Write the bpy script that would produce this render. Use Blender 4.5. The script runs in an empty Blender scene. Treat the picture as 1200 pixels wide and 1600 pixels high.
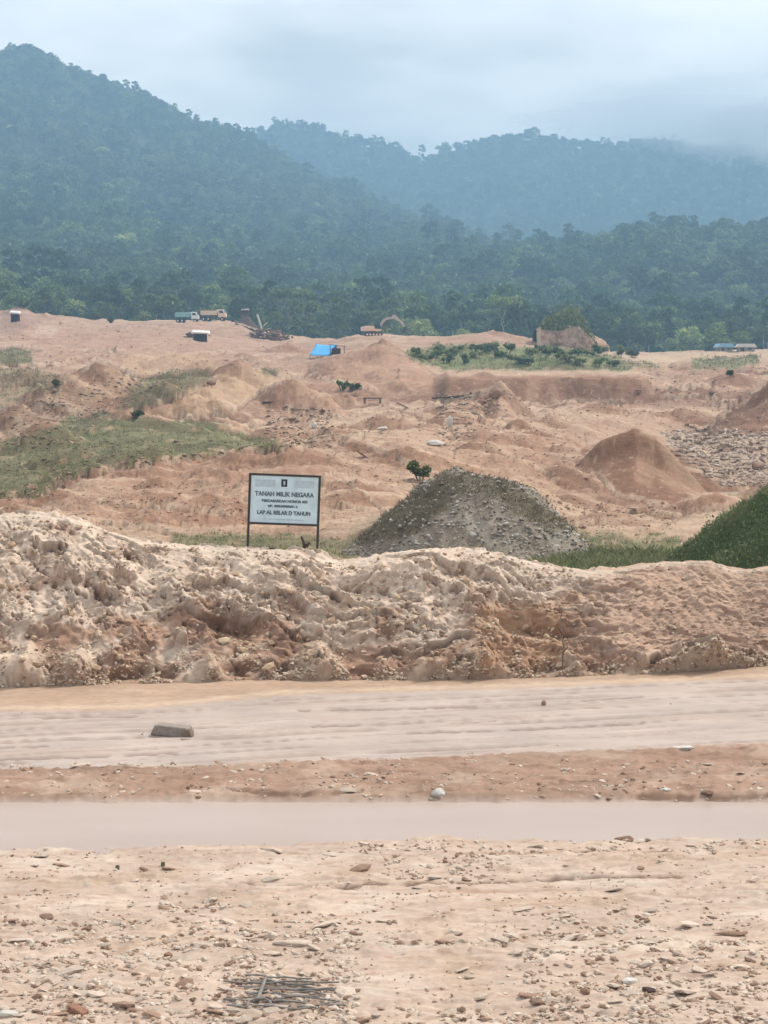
import bpy, bmesh, math, random
import numpy as np
from mathutils import Vector, Matrix, Euler

random.seed(7)
RNG = np.random.default_rng(11)
scene = bpy.context.scene
COL = scene.collection

# ------------------------------------------------------------------ camera
W, HH, F = 1200.0, 1600.0, 2760.0
H = 5.5
HORIZON = 590.0
PITCH = math.atan((HH/2 - HORIZON)/F)
SP, CP = math.sin(PITCH), math.cos(PITCH)
cam = bpy.data.cameras.new('camera')
cam.sensor_fit = 'VERTICAL'
cam.sensor_height = 24.0
cam.lens = F/HH*24.0
cam.clip_start = 0.1
cam.clip_end = 20000
camo = bpy.data.objects.new('camera', cam)
COL.objects.link(camo)
camo.location = (0, 0, H)
camo.rotation_euler = (math.pi/2 - PITCH, 0, 0)
scene.camera = camo

# ------------------------------------------------------------------ light, sky, exposure
scene.view_settings.view_transform = 'Standard'
scene.view_settings.look = 'None'
scene.view_settings.exposure = 1.6
scene.view_settings.gamma = 1
scene.view_settings.use_curve_mapping = False
scene.render.engine = 'CYCLES'
scene.cycles.use_denoising = True
scene.cycles.max_bounces = 6
scene.cycles.diffuse_bounces = 3
scene.cycles.glossy_bounces = 2
scene.cycles.volume_bounces = 2
scene.cycles.sample_clamp_indirect = 6

SUN_EL, SUN_AZ = math.radians(50), math.radians(58)   # azimuth clockwise from +Y (view direction)
sun = bpy.data.lights.new('sun', 'SUN')
sun.energy = 1.5
sun.angle = math.radians(10)
sun.color = (1.0, 0.945, 0.87)
suno = bpy.data.objects.new('sun', sun)
COL.objects.link(suno)
sd = Vector((math.sin(SUN_AZ)*math.cos(SUN_EL), math.cos(SUN_AZ)*math.cos(SUN_EL), math.sin(SUN_EL)))
suno.rotation_euler = sd.to_track_quat('Z', 'Y').to_euler()

world = bpy.data.worlds.new('World')
scene.world = world
world.use_nodes = True
nt = world.node_tree
nt.nodes.clear()
def wn(t, **k):
    n = nt.nodes.new(t)
    for a, b in k.items(): setattr(n, a, b)
    return n
sky = wn('ShaderNodeTexSky', sky_type='NISHITA', sun_disc=False, sun_elevation=SUN_EL, sun_rotation=SUN_AZ)
sky.air_density = 1.2; sky.dust_density = 2.5; sky.ozone_density = 1.5
tc = wn('ShaderNodeTexCoord')
mp = wn('ShaderNodeMapping'); mp.inputs['Scale'].default_value = (2.6, 2.6, 9.0); mp.inputs['Location'].default_value = (0.62, 0.3, 0.2)
no = wn('ShaderNodeTexNoise'); no.inputs['Scale'].default_value = 1.6; no.inputs['Detail'].default_value = 5; no.inputs['Roughness'].default_value = 0.5
nt.links.new(tc.outputs['Generated'], mp.inputs['Vector'])
nt.links.new(mp.outputs[0], no.inputs['Vector'])
rp = wn('ShaderNodeValToRGB')
rp.color_ramp.elements[0].position = 0.34; rp.color_ramp.elements[0].color = (4.6, 4.65, 4.65, 1)
rp.color_ramp.elements[1].position = 0.66; rp.color_ramp.elements[1].color = (14.3, 13.6, 12.9, 1)
nt.links.new(no.outputs['Fac'], rp.inputs['Fac'])
sx = wn('ShaderNodeSeparateXYZ'); nt.links.new(tc.outputs['Generated'], sx.inputs[0])
mr = wn('ShaderNodeMapRange'); mr.inputs['From Min'].default_value = 0.05; mr.inputs['From Max'].default_value = 0.32
mr.inputs['To Min'].default_value = 0.95; mr.inputs['To Max'].default_value = 1.1
nt.links.new(sx.outputs['Z'], mr.inputs['Value'])
mul = wn('ShaderNodeVectorMath', operation='SCALE')
nt.links.new(rp.outputs['Color'], mul.inputs[0]); nt.links.new(mr.outputs[0], mul.inputs['Scale'])
mx = wn('ShaderNodeMix', data_type='RGBA'); mx.inputs['Factor'].default_value = 0.86
nt.links.new(sky.outputs[0], mx.inputs['A']); nt.links.new(mul.outputs[0], mx.inputs['B'])
bg = wn('ShaderNodeBackground'); bg.inputs['Strength'].default_value = 0.051
nt.links.new(mx.outputs['Result'], bg.inputs['Color'])
wo = wn('ShaderNodeOutputWorld'); nt.links.new(bg.outputs[0], wo.inputs['Surface'])

HAZE_DENSITY = 0.00056
HAZE_COLOR = (0.33, 0.55, 0.76)

# ------------------------------------------------------------------ pixel <-> world
def at(px, row, Y):
    dx = (px - 600.0)/F; dy = (row - 800.0)/F
    den = CP - dy*SP
    return Vector((Y*dx/den, Y, H + Y*(-SP - dy*CP)/den))
def zrow(row, Y):
    dy = (np.asarray(row, float) - 800.0)/F
    return H + Y*(-SP - dy*CP)/(CP - dy*SP)
def urow(px, row):
    dy = (np.asarray(row, float) - 800.0)/F
    return (np.asarray(px, float) - 600.0)/F/(CP - dy*SP)
def proj(X, Y, Z):
    zz = Z - H
    depth = Y*CP - zz*SP
    up = Y*SP + zz*CP
    return 600.0 + F*X/depth, 800.0 - F*up/depth

# ------------------------------------------------------------------ numpy noise
def _h(ix, iy, seed):
    ix = ix.astype(np.int64).astype(np.uint32); iy = iy.astype(np.int64).astype(np.uint32)
    h = ix*np.uint32(374761393) + iy*np.uint32(668265263) + np.uint32(seed*974711 + 12345)
    h = (h ^ (h >> np.uint32(13)))*np.uint32(1274126177)
    h = (h ^ (h >> np.uint32(15)))*np.uint32(2246822519)
    h = h ^ (h >> np.uint32(16))
    return h.astype(np.float64)/4294967295.0
def perlin(x, y, seed=0):
    xi = np.floor(x); yi = np.floor(y); fx = x - xi; fy = y - yi
    ux = fx*fx*fx*(fx*(fx*6 - 15) + 10); uy = fy*fy*fy*(fy*(fy*6 - 15) + 10)
    def g(ax, ay):
        a = _h(xi + ax, yi + ay, seed)*2*math.pi
        return np.cos(a)*(fx - ax) + np.sin(a)*(fy - ay)
    a = g(0, 0)*(1 - ux) + g(1, 0)*ux
    b = g(0, 1)*(1 - ux) + g(1, 1)*ux
    return (a*(1 - uy) + b*uy)*1.5
def fbm(x, y, octv=5, seed=0, gain=0.5, lac=2.07):
    s = 0; a = 1.0; n = 0
    for i in range(octv):
        s = s + a*perlin(x, y, seed + i*17); n += a
        x = x*lac + 3.1; y = y*lac - 1.7; a *= gain
    return s/n
def ridged(x, y, octv=4, seed=0, gain=0.5):
    s = 0; a = 1.0; n = 0
    for i in range(octv):
        s = s + a*(1 - 2.2*np.abs(perlin(x, y, seed + i*17))); n += a
        x = x*2.1 + 1.3; y = y*2.1 + 5.7; a *= gain
    return s/n
def worley(x, y, seed=0):
    xi = np.floor(x); yi = np.floor(y)
    f1 = np.full(x.shape, 9.0); f2 = np.full(x.shape, 9.0); cid = np.zeros(x.shape)
    for ax in (-1, 0, 1):
        for ay in (-1, 0, 1):
            cx = xi + ax; cy = yi + ay
            r1 = _h(cx, cy, seed); r2 = _h(cx, cy, seed + 7); r3 = _h(cx, cy, seed + 13)
            d = np.hypot(cx + r1 - x, cy + r2 - y)
            closer = d < f1
            f2 = np.where(closer, f1, np.minimum(f2, d))
            cid = np.where(closer, r3, cid)
            f1 = np.where(closer, d, f1)
    return f1, f2, cid
def sstep(a, b, x):
    t = np.clip((x - a)/(b - a), 0, 1)
    return t*t*(3 - 2*t)

# ------------------------------------------------------------------ colours
def lin(c):
    c = np.asarray(c, float)/255.0
    return np.where(c <= 0.04045, c/12.92, ((c + 0.055)/1.055)**2.4)
def alb(r, g, b, k=1.75):
    v = lin((r, g, b))/k
    if r > g*1.04: v = v*np.array([1.015, 0.962, 0.968])      # iron-rich earth
    return tuple(float(x) for x in v)
TAN = alb(210, 177, 152); PALE = alb(240, 222, 194); BROWN = alb(184, 148, 122); DARKB = alb(158, 124, 101)
CREAM = alb(236, 212, 180); GREY = alb(186, 180, 168); GREENY = alb(140, 138, 100); GREEN2 = alb(120, 132, 84)
OLIVE = alb(150, 144, 108); WETMUD = alb(212, 192, 176)

# ------------------------------------------------------------------ materials
def new_mat(name):
    m = bpy.data.materials.new(name); m.use_nodes = True
    t = m.node_tree; t.nodes.clear()
    o = t.nodes.new('ShaderNodeOutputMaterial'); p = t.nodes.new('ShaderNodeBsdfPrincipled')
    t.links.new(p.outputs[0], o.inputs['Surface'])
    return m, t, p
def soil_mat(name, scale=6.0, stretch=(1, 1, 1), bump=0.3, dist=0.02, contrast=0.28, speck=0.0):
    m, t, p = new_mat(name)
    N = t.nodes.new; L = t.links.new
    tc = N('ShaderNodeTexCoord'); mp = N('ShaderNodeMapping'); mp.inputs['Scale'].default_value = stretch
    L(tc.outputs['Object'], mp.inputs[0])
    n1 = N('ShaderNodeTexNoise'); n1.inputs['Scale'].default_value = scale; n1.inputs['Detail'].default_value = 9; n1.inputs['Roughness'].default_value = 0.68
    L(mp.outputs[0], n1.inputs['Vector'])
    n2 = N('ShaderNodeTexNoise'); n2.inputs['Scale'].default_value = scale*0.13; n2.inputs['Detail'].default_value = 5
    L(mp.outputs[0], n2.inputs['Vector'])
    at_ = N('ShaderNodeAttribute'); at_.attribute_name = 'col'
    wt = N('ShaderNodeAttribute'); wt.attribute_name = 'wet'
    r1 = N('ShaderNodeMapRange'); r1.inputs['From Min'].default_value = 0.3; r1.inputs['From Max'].default_value = 0.7
    r1.inputs['To Min'].default_value = 1 - contrast; r1.inputs['To Max'].default_value = 1 + contrast
    L(n1.outputs['Fac'], r1.inputs['Value'])
    r2 = N('ShaderNodeMapRange'); r2.inputs['From Min'].default_value = 0.3; r2.inputs['From Max'].default_value = 0.7
    r2.inputs['To Min'].default_value = 0.88; r2.inputs['To Max'].default_value = 1.12
    L(n2.outputs['Fac'], r2.inputs['Value'])
    mm = N('ShaderNodeMath'); mm.operation = 'MULTIPLY'; L(r1.outputs[0], mm.inputs[0]); L(r2.outputs[0], mm.inputs[1])
    # wet mud is smooth, less mottled
    mw = N('ShaderNodeMix'); mw.data_type = 'FLOAT'; L(wt.outputs['Fac'], mw.inputs['Factor']); L(mm.outputs[0], mw.inputs['A']); L(r2.outputs[0], mw.inputs['B'])
    vs = N('ShaderNodeVectorMath'); vs.operation = 'SCALE'; L(at_.outputs['Color'], vs.inputs[0]); L(mw.outputs['Result'], vs.inputs['Scale'])
    L(vs.outputs[0], p.inputs['Base Color'])
    rr = N('ShaderNodeMapRange'); rr.inputs['To Min'].default_value = 0.95; rr.inputs['To Max'].default_value = 0.6
    L(wt.outputs['Fac'], rr.inputs['Value']); L(rr.outputs[0], p.inputs['Roughness'])
    p.inputs['Specular IOR Level'].default_value = 0.25
    bp = N('ShaderNodeBump'); bp.inputs['Distance'].default_value = dist
    sb = N('ShaderNodeMapRange'); sb.inputs['To Min'].default_value = bump; sb.inputs['To Max'].default_value = bump*0.15
    L(wt.outputs['Fac'], sb.inputs['Value']); L(sb.outputs[0], bp.inputs['Strength'])
    L(n1.outputs['Fac'], bp.inputs['Height']); L(bp.outputs[0], p.inputs['Normal'])
    return m
def plain_mat(name, col, rough=0.7, metal=0.0, var=0.18, scale=5.0, rand=0.0, bump=0.0):
    m, t, p = new_mat(name); N = t.nodes.new; L = t.links.new
    tc = N('ShaderNodeTexCoord'); n = N('ShaderNodeTexNoise'); n.inputs['Scale'].default_value = scale; n.inputs['Detail'].default_value = 6; n.inputs['Roughness'].default_value = 0.65
    L(tc.outputs['Object'], n.inputs['Vector'])
    r = N('ShaderNodeMapRange'); r.inputs['From Min'].default_value = 0.3; r.inputs['From Max'].default_value = 0.7
    r.inputs['To Min'].default_value = 1 - var; r.inputs['To Max'].default_value = 1 + var
    L(n.outputs['Fac'], r.inputs['Value'])
    s = N('ShaderNodeVectorMath'); s.operation = 'SCALE'; s.inputs[0].default_value = col[:3]; L(r.outputs[0], s.inputs['Scale'])
    out = s.outputs[0]
    if rand:
        oi = N('ShaderNodeObjectInfo'); r3 = N('ShaderNodeMapRange'); r3.inputs['To Min'].default_value = 1 - rand; r3.inputs['To Max'].default_value = 1 + rand
        L(oi.outputs['Random'], r3.inputs['Value'])
        s2 = N('ShaderNodeVectorMath'); s2.operation = 'SCALE'; L(out, s2.inputs[0]); L(r3.outputs[0], s2.inputs['Scale']); out = s2.outputs[0]
    L(out, p.inputs['Base Color'])
    p.inputs['Roughness'].default_value = rough; p.inputs['Metallic'].default_value = metal
    if bump:
        b = N('ShaderNodeBump'); b.inputs['Strength'].default_value = bump; b.inputs['Distance'].default_value = 0.02
        L(n.outputs['Fac'], b.inputs['Height']); L(b.outputs[0], p.inputs['Normal'])
    return m
def leaf_mat(name, rough=0.55):
    m, t, p = new_mat(name); N = t.nodes.new; L = t.links.new
    a = N('ShaderNodeAttribute'); a.attribute_name = 'col'
    oi = N('ShaderNodeObjectInfo')
    ramp = N('ShaderNodeValToRGB'); cr = ramp.color_ramp
    cr.elements[0].position = 0.0; cr.elements[0].color = (0.45, 0.52, 0.50, 1)
    cr.elements[1].position = 1.0; cr.elements[1].color = (2.0, 1.85, 1.6, 1)
    e = cr.elements.new(0.35); e.color = (0.8, 0.85, 0.9, 1)
    e = cr.elements.new(0.7); e.color = (1.2, 1.2, 1.1, 1)
    L(oi.outputs['Random'], ramp.inputs['Fac'])
    mu = N('ShaderNodeVectorMath'); mu.operation = 'MULTIPLY'; L(a.outputs['Color'], mu.inputs[0]); L(ramp.outputs['Color'], mu.inputs[1])
    L(mu.outputs[0], p.inputs['Base Color']); p.inputs['Roughness'].default_value = rough
    p.inputs['Specular IOR Level'].default_value = 0.3
    tl_ = N('ShaderNodeBsdfTranslucent'); L(mu.outputs[0], tl_.inputs['Color']); mxs = N('ShaderNodeMixShader'); mxs.inputs[0].default_value = 0.4
    L(p.outputs[0], mxs.inputs[1]); L(tl_.outputs[0], mxs.inputs[2]); L(mxs.outputs[0], [n for n in t.nodes if n.type == 'OUTPUT_MATERIAL'][0].inputs['Surface'])
    return m
def attr_mat(name, rough=0.9, trans=0.0):
    m, t, p = new_mat(name); N = t.nodes.new; L = t.links.new
    a = N('ShaderNodeAttribute'); a.attribute_name = 'col'
    tc = N('ShaderNodeTexCoord'); n = N('ShaderNodeTexNoise'); n.inputs['Scale'].default_value = 14; n.inputs['Detail'].default_value = 6
    L(tc.outputs['Object'], n.inputs['Vector'])
    r = N('ShaderNodeMapRange'); r.inputs['From Min'].default_value = 0.3; r.inputs['From Max'].default_value = 0.7; r.inputs['To Min'].default_value = 0.8; r.inputs['To Max'].default_value = 1.2
    L(n.outputs['Fac'], r.inputs['Value'])
    s = N('ShaderNodeVectorMath'); s.operation = 'SCALE'; L(a.outputs['Color'], s.inputs[0]); L(r.outputs[0], s.inputs['Scale'])
    L(s.outputs[0], p.inputs['Base Color']); p.inputs['Roughness'].default_value = rough
    if trans:
        tl_ = N('ShaderNodeBsdfTranslucent'); L(s.outputs[0], tl_.inputs['Color']); mxs = N('ShaderNodeMixShader'); mxs.inputs[0].default_value = trans
        L(p.outputs[0], mxs.inputs[1]); L(tl_.outputs[0], mxs.inputs[2]); L(mxs.outputs[0], [n_ for n_ in t.nodes if n_.type == 'OUTPUT_MATERIAL'][0].inputs['Surface'])
    return m
M_ground = soil_mat('road_earth', 9.0, (0.55, 1, 1), 0.5, 0.02, 0.16)
M_berm = soil_mat('bank_earth', 7.0, (1, 1, 1), 0.5, 0.03, 0.22)
M_terr = soil_mat('quarry_earth', 1.3, (1, 1, 1), 0.9, 0.3, 0.2)
M_forestfloor = soil_mat('forest_floor', 0.08, (1, 1, 1), 0.3, 1.0, 0.3)
M_leaf = leaf_mat('leaves')
M_grass = attr_mat('grass_blades', 0.7, 0.4)
M_stonea = attr_mat('loose_stones', 0.9)
M_stone_pale = plain_mat('pale_stone', alb(232, 214, 192), 0.9, 0, 0.2, 12, 0.18, 0.5)
M_stone_brown = plain_mat('brown_stone', alb(176, 144, 120), 0.9, 0, 0.25, 12, 0.25, 0.5)
M_white_stone = plain_mat('white_stone', alb(246, 238, 226), 0.85, 0, 0.08, 9, 0, 0.4)
M_bark = plain_mat('bark', (0.13, 0.10, 0.075), 0.9, 0, 0.3, 1.2)
M_bark_pale = plain_mat('pale_bark', (0.36, 0.33, 0.28), 0.9, 0, 0.25, 1.0)
M_frame = plain_mat('dark_frame', (0.035, 0.024, 0.018), 0.6, 0, 0.3, 20)
M_board = plain_mat('sign_board', (0.56, 0.68, 0.72), 0.5, 0, 0.16, 3)
M_boardgrey = plain_mat('sign_faded_print', (0.44, 0.53, 0.57), 0.6, 0, 0.12, 14)
M_ink = plain_mat('sign_ink', (0.10, 0.13, 0.15), 0.6, 0, 0.2, 20)
M_black = plain_mat('black_emblem', (0.018, 0.022, 0.03), 0.5)
M_wood = plain_mat('weathered_wood', (0.16, 0.11, 0.08), 0.85, 0, 0.35, 6, 0, 0.5)
M_woodgrey = plain_mat('grey_wood', (0.25, 0.20, 0.165), 0.85, 0, 0.3, 18, 0, 0.6)
M_darkwood = plain_mat('dark_wood', (0.055, 0.03, 0.022), 0.85, 0, 0.35, 8)
M_whitesheet = plain_mat('pale_sheet', (0.62, 0.57, 0.52), 0.6, 0, 0.12, 2)
M_blue = plain_mat('blue_tarp', (0.06, 0.36, 0.70), 0.45, 0, 0.18, 1.5)
M_blueroof = plain_mat('blue_roof', (0.25, 0.42, 0.55), 0.5, 0, 0.1, 2)
M_teal = plain_mat('teal_paint', (0.22, 0.42, 0.40), 0.4, 0, 0.15, 2)
M_cream = plain_mat('cream_paint', (0.72, 0.53, 0.38), 0.45, 0, 0.12, 2)
M_white = plain_mat('white_paint', (0.7, 0.68, 0.64), 0.4, 0, 0.1, 2)
M_excav = plain_mat('faded_orange_paint', (0.80, 0.52, 0.36), 0.5, 0, 0.15, 2)
M_boom = plain_mat('pale_boom_paint', (0.46, 0.37, 0.32), 0.5, 0, 0.2, 2)
M_glass = plain_mat('dark_glass', (0.03, 0.04, 0.05), 0.1)
M_rubber = plain_mat('rubber', (0.02, 0.02, 0.02), 0.8)
M_steel = plain_mat('worn_steel', (0.07, 0.055, 0.05), 0.6, 0.3, 0.3, 3)
M_brick = plain_mat('fired_brick', (0.26, 0.13, 0.08), 0.9, 0, 0.25, 20, 0, 0.4)
M_cane = plain_mat('grey_cane', (0.19, 0.165, 0.145), 0.7, 0, 0.35, 25)
M_plastic = plain_mat('green_plastic', (0.10, 0.10, 0.05), 0.5)
M_wall = plain_mat('plank_wall', (0.30, 0.25, 0.2), 0.8, 0, 0.25, 4)

# ------------------------------------------------------------------ mesh helpers
def link(o, parent=None):
    COL.objects.link(o)
    if parent is not None: o.parent = parent
    return o
def mesh_np(name, V, Fq, mat, parent=None, col=None, wet=None, smooth=False, nv=4):
    me = bpy.data.meshes.new(name)
    V = np.ascontiguousarray(V, dtype=np.float32); Fq = np.ascontiguousarray(Fq, dtype=np.int32)
    me.vertices.add(len(V)); me.vertices.foreach_set('co', V.ravel())
    nf = len(Fq)
    me.loops.add(nf*nv); me.loops.foreach_set('vertex_index', Fq.ravel())
    me.polygons.add(nf)
    me.polygons.foreach_set('loop_start', np.arange(0, nf*nv, nv, dtype=np.int32))
    try: me.polygons.foreach_set('loop_total', np.full(nf, nv, dtype=np.int32))
    except Exception: pass
    me.polygons.foreach_set('use_smooth', np.full(nf, bool(smooth)))
    if col is not None:
        a = me.color_attributes.new('col', 'FLOAT_COLOR', 'POINT')
        c = np.ones((len(V), 4), np.float32); c[:, :3] = col
        a.data.foreach_set('color', c.ravel())
    if wet is not None:
        a = me.attributes.new('wet', 'FLOAT', 'POINT'); a.data.foreach_set('value', np.ascontiguousarray(wet, np.float32).ravel())
    me.update(calc_edges=True); me.validate()
    me.materials.append(mat)
    o = bpy.data.objects.new(name, me)
    return link(o, parent)
def grid_faces(nr, nc):
    i = np.arange(nr*nc).reshape(nr, nc)
    return np.stack([i[:-1, :-1], i[:-1, 1:], i[1:, 1:], i[1:, :-1]], -1).reshape(-1, 4)
def tag(o, label=None, cat=None, group=None, kind=None):
    if label: o['label'] = label
    if cat: o['category'] = cat
    if group: o['group'] = group
    if kind: o['kind'] = kind
    return o
def empty(name, loc, label=None, cat=None, group=None, rot=(0, 0, 0)):
    o = bpy.data.objects.new(name, None); o.location = loc; o.rotation_euler = rot
    o.empty_display_size = 0.2
    link(o)
    return tag(o, label, cat, group)
class MB:
    def __init__(s): s.bm = bmesh.new()
    def box(s, c, size, rot=(0, 0, 0), taper=None):
        r = bmesh.ops.create_cube(s.bm, size=1.0)['verts']
        for v in r:
            if taper and v.co.z > 0: v.co.x *= taper[0]; v.co.y *= taper[1]
        M = Matrix.Translation(c) @ Euler(rot).to_matrix().to_4x4() @ Matrix.Diagonal((*size, 1))
        bmesh.ops.transform(s.bm, matrix=M, verts=r); return s
    def rod(s, a, b, r1, r2=None, n=8):
        a = Vector(a); b = Vector(b); r2 = r1 if r2 is None else r2
        d = b - a
        r = bmesh.ops.create_cone(s.bm, cap_ends=True, segments=n, radius1=r1, radius2=r2, depth=d.length)['verts']
        M = Matrix.Translation((a + b)/2) @ d.to_track_quat('Z', 'Y').to_matrix().to_4x4()
        bmesh.ops.transform(s.bm, matrix=M, verts=r); return s
    def poly(s, pts, y0, y1):
        """prism of an outline in the x-z plane between y0 and y1"""
        n = len(pts)
        a = [s.bm.verts.new((x, y0, z)) for x, z in pts]; b = [s.bm.verts.new((x, y1, z)) for x, z in pts]
        s.bm.faces.new(a); s.bm.faces.new(b[::-1])
        for i in range(n): s.bm.faces.new((a[i], b[i], b[(i + 1) % n], a[(i + 1) % n]))
        return s
    def build(s, name, mat, parent=None, bevel=0, smooth=False):
        bmesh.ops.recalc_face_normals(s.bm, faces=s.bm.faces[:])
        if bevel: bmesh.ops.bevel(s.bm, geom=s.bm.edges[:], offset=bevel, segments=1, affect='EDGES', profile=0.5)
        me = bpy.data.meshes.new(name); s.bm.to_mesh(me); s.bm.free(); me.materials.append(mat)
        if smooth:
            me.polygons.foreach_set('use_smooth', [True]*len(me.polygons))
        return link(bpy.data.objects.new(name, me), parent)

def polymask(px, py, poly, soft, warp):
    """signed distance in photo pixels, turned into a 0..1 mask"""
    P = np.array(poly, float)
    x0, y0 = P.min(0) - 30; x1, y1 = P.max(0) + 30
    out = np.zeros(px.shape)
    sel = (px > x0) & (px < x1) & (py > y0) & (py < y1)
    x = px[sel]; y = py[sel]
    if x.size == 0: return out
    inside = np.zeros(x.shape, bool); d = np.full(x.shape, 1e9)
    for i in range(len(P)):
        ax, ay = P[i]; bx, by = P[(i + 1) % len(P)]
        c = ((ay > y) != (by > y)) & (x < (bx - ax)*(y - ay)/((by - ay) if by != ay else 1e-9) + ax)
        inside ^= c
        L2 = (bx - ax)**2 + (by - ay)**2
        t = np.clip(((x - ax)*(bx - ax) + (y - ay)*(by - ay))/L2, 0, 1)
        d = np.minimum(d, np.hypot(x - ax - t*(bx - ax), y - ay - t*(by - ay)))
    sdist = np.where(inside, d, -d) + warp[sel]
    out[sel] = sstep(-soft, soft, sdist)
    return out

# ------------------------------------------------------------------ layered terrain
def uspread(inner, n, outer, m=44):
    e = inner + (outer - inner)*(np.linspace(0, 1, m + 1)[1:])**1.6
    return np.concatenate([-e[::-1], np.linspace(-inner, inner, n), e])
class Land:
    """a height field on a fan grid (u = X/Y, Y)"""
    def __init__(s, layers, umax, nu, Ys, ext=0.0):
        s.u = uspread(umax, nu, 0.62); s.du = 2*umax/(nu - 1); s.Y = np.asarray(Ys, float); s.lY = np.log(s.Y)
        D = []; Z = []
        for d, pts in layers:
            xs = [-260] + [p[0] for p in pts] + [1460]; rs = [pts[0][1]] + [p[1] for p in pts] + [pts[-1][1]]
            uu = urow(xs, rs); zz = zrow(rs, d)
            prof = np.interp(s.u, uu, zz)
            k = max(1, int(0.004/s.du)); ker = np.hanning(2*k + 3); ker /= ker.sum()
            prof = np.convolve(np.pad(prof, k + 1, mode='edge'), ker, 'valid')
            D.append(d); Z.append(prof)
        D = np.log(np.array(D)); Z = np.array(Z)
        s.D = D
        U, LY = np.meshgrid(s.u, s.lY)
        s.U = U; s.LY = LY
        # warped distance so that crests wander a little
        wd = 0.010*fbm(U*26, LY*9, 3, 5)
        s.Z = s._interp(Z, LY + wd)
    def _interp(s, Z, LY):
        D = s.D
        k = np.clip(np.searchsorted(D, LY) - 1, 0, len(D) - 2)
        t = np.clip((LY - D[k])/(D[k + 1] - D[k]), 0, 1)
        t = 0.65*t + 0.35*(t*t*(3 - 2*t))
        j = np.broadcast_to(np.arange(Z.shape[1]), LY.shape)
        return Z[k, j]*(1 - t) + Z[k + 1, j]*t
    def xyz(s):
        Y = np.exp(s.LY); return s.U*Y, Y, s.Z
    def height(s, X, Y):
        u = X/Y; fu = np.clip(np.interp(u, s.u, np.arange(len(s.u))), 0, len(s.u) - 1.001)
        fy = np.clip(np.interp(math.log(Y), s.lY, np.arange(len(s.lY))), 0, len(s.lY) - 1.001)
        i, j = int(fy), int(fu); a, b = fy - i, fu - j
        Z = s.Z
        return float((Z[i, j]*(1 - b) + Z[i, j + 1]*b)*(1 - a) + (Z[i + 1, j]*(1 - b) + Z[i + 1, j + 1]*b)*a)
    def hit(s, px, row, Ymin=0, Ymax=1e9):
        """first point of this land seen through a pixel"""
        u = float(urow(px, row)); j = int(np.argmin(np.abs(s.u - u)))
        zr = zrow(row, s.Y); ok = (zr <= s.Z[:, j]) & (s.Y >= Ymin) & (s.Y <= Ymax)
        if not ok.any(): return None
        Y = float(s.Y[np.argmax(ok)]); X = u*Y
        return Vector((X, Y, s.height(X, Y)))

def blend(C, m, col):
    return C*(1 - m[..., None]) + np.array(col)[None, None, :]*m[..., None]

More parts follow.
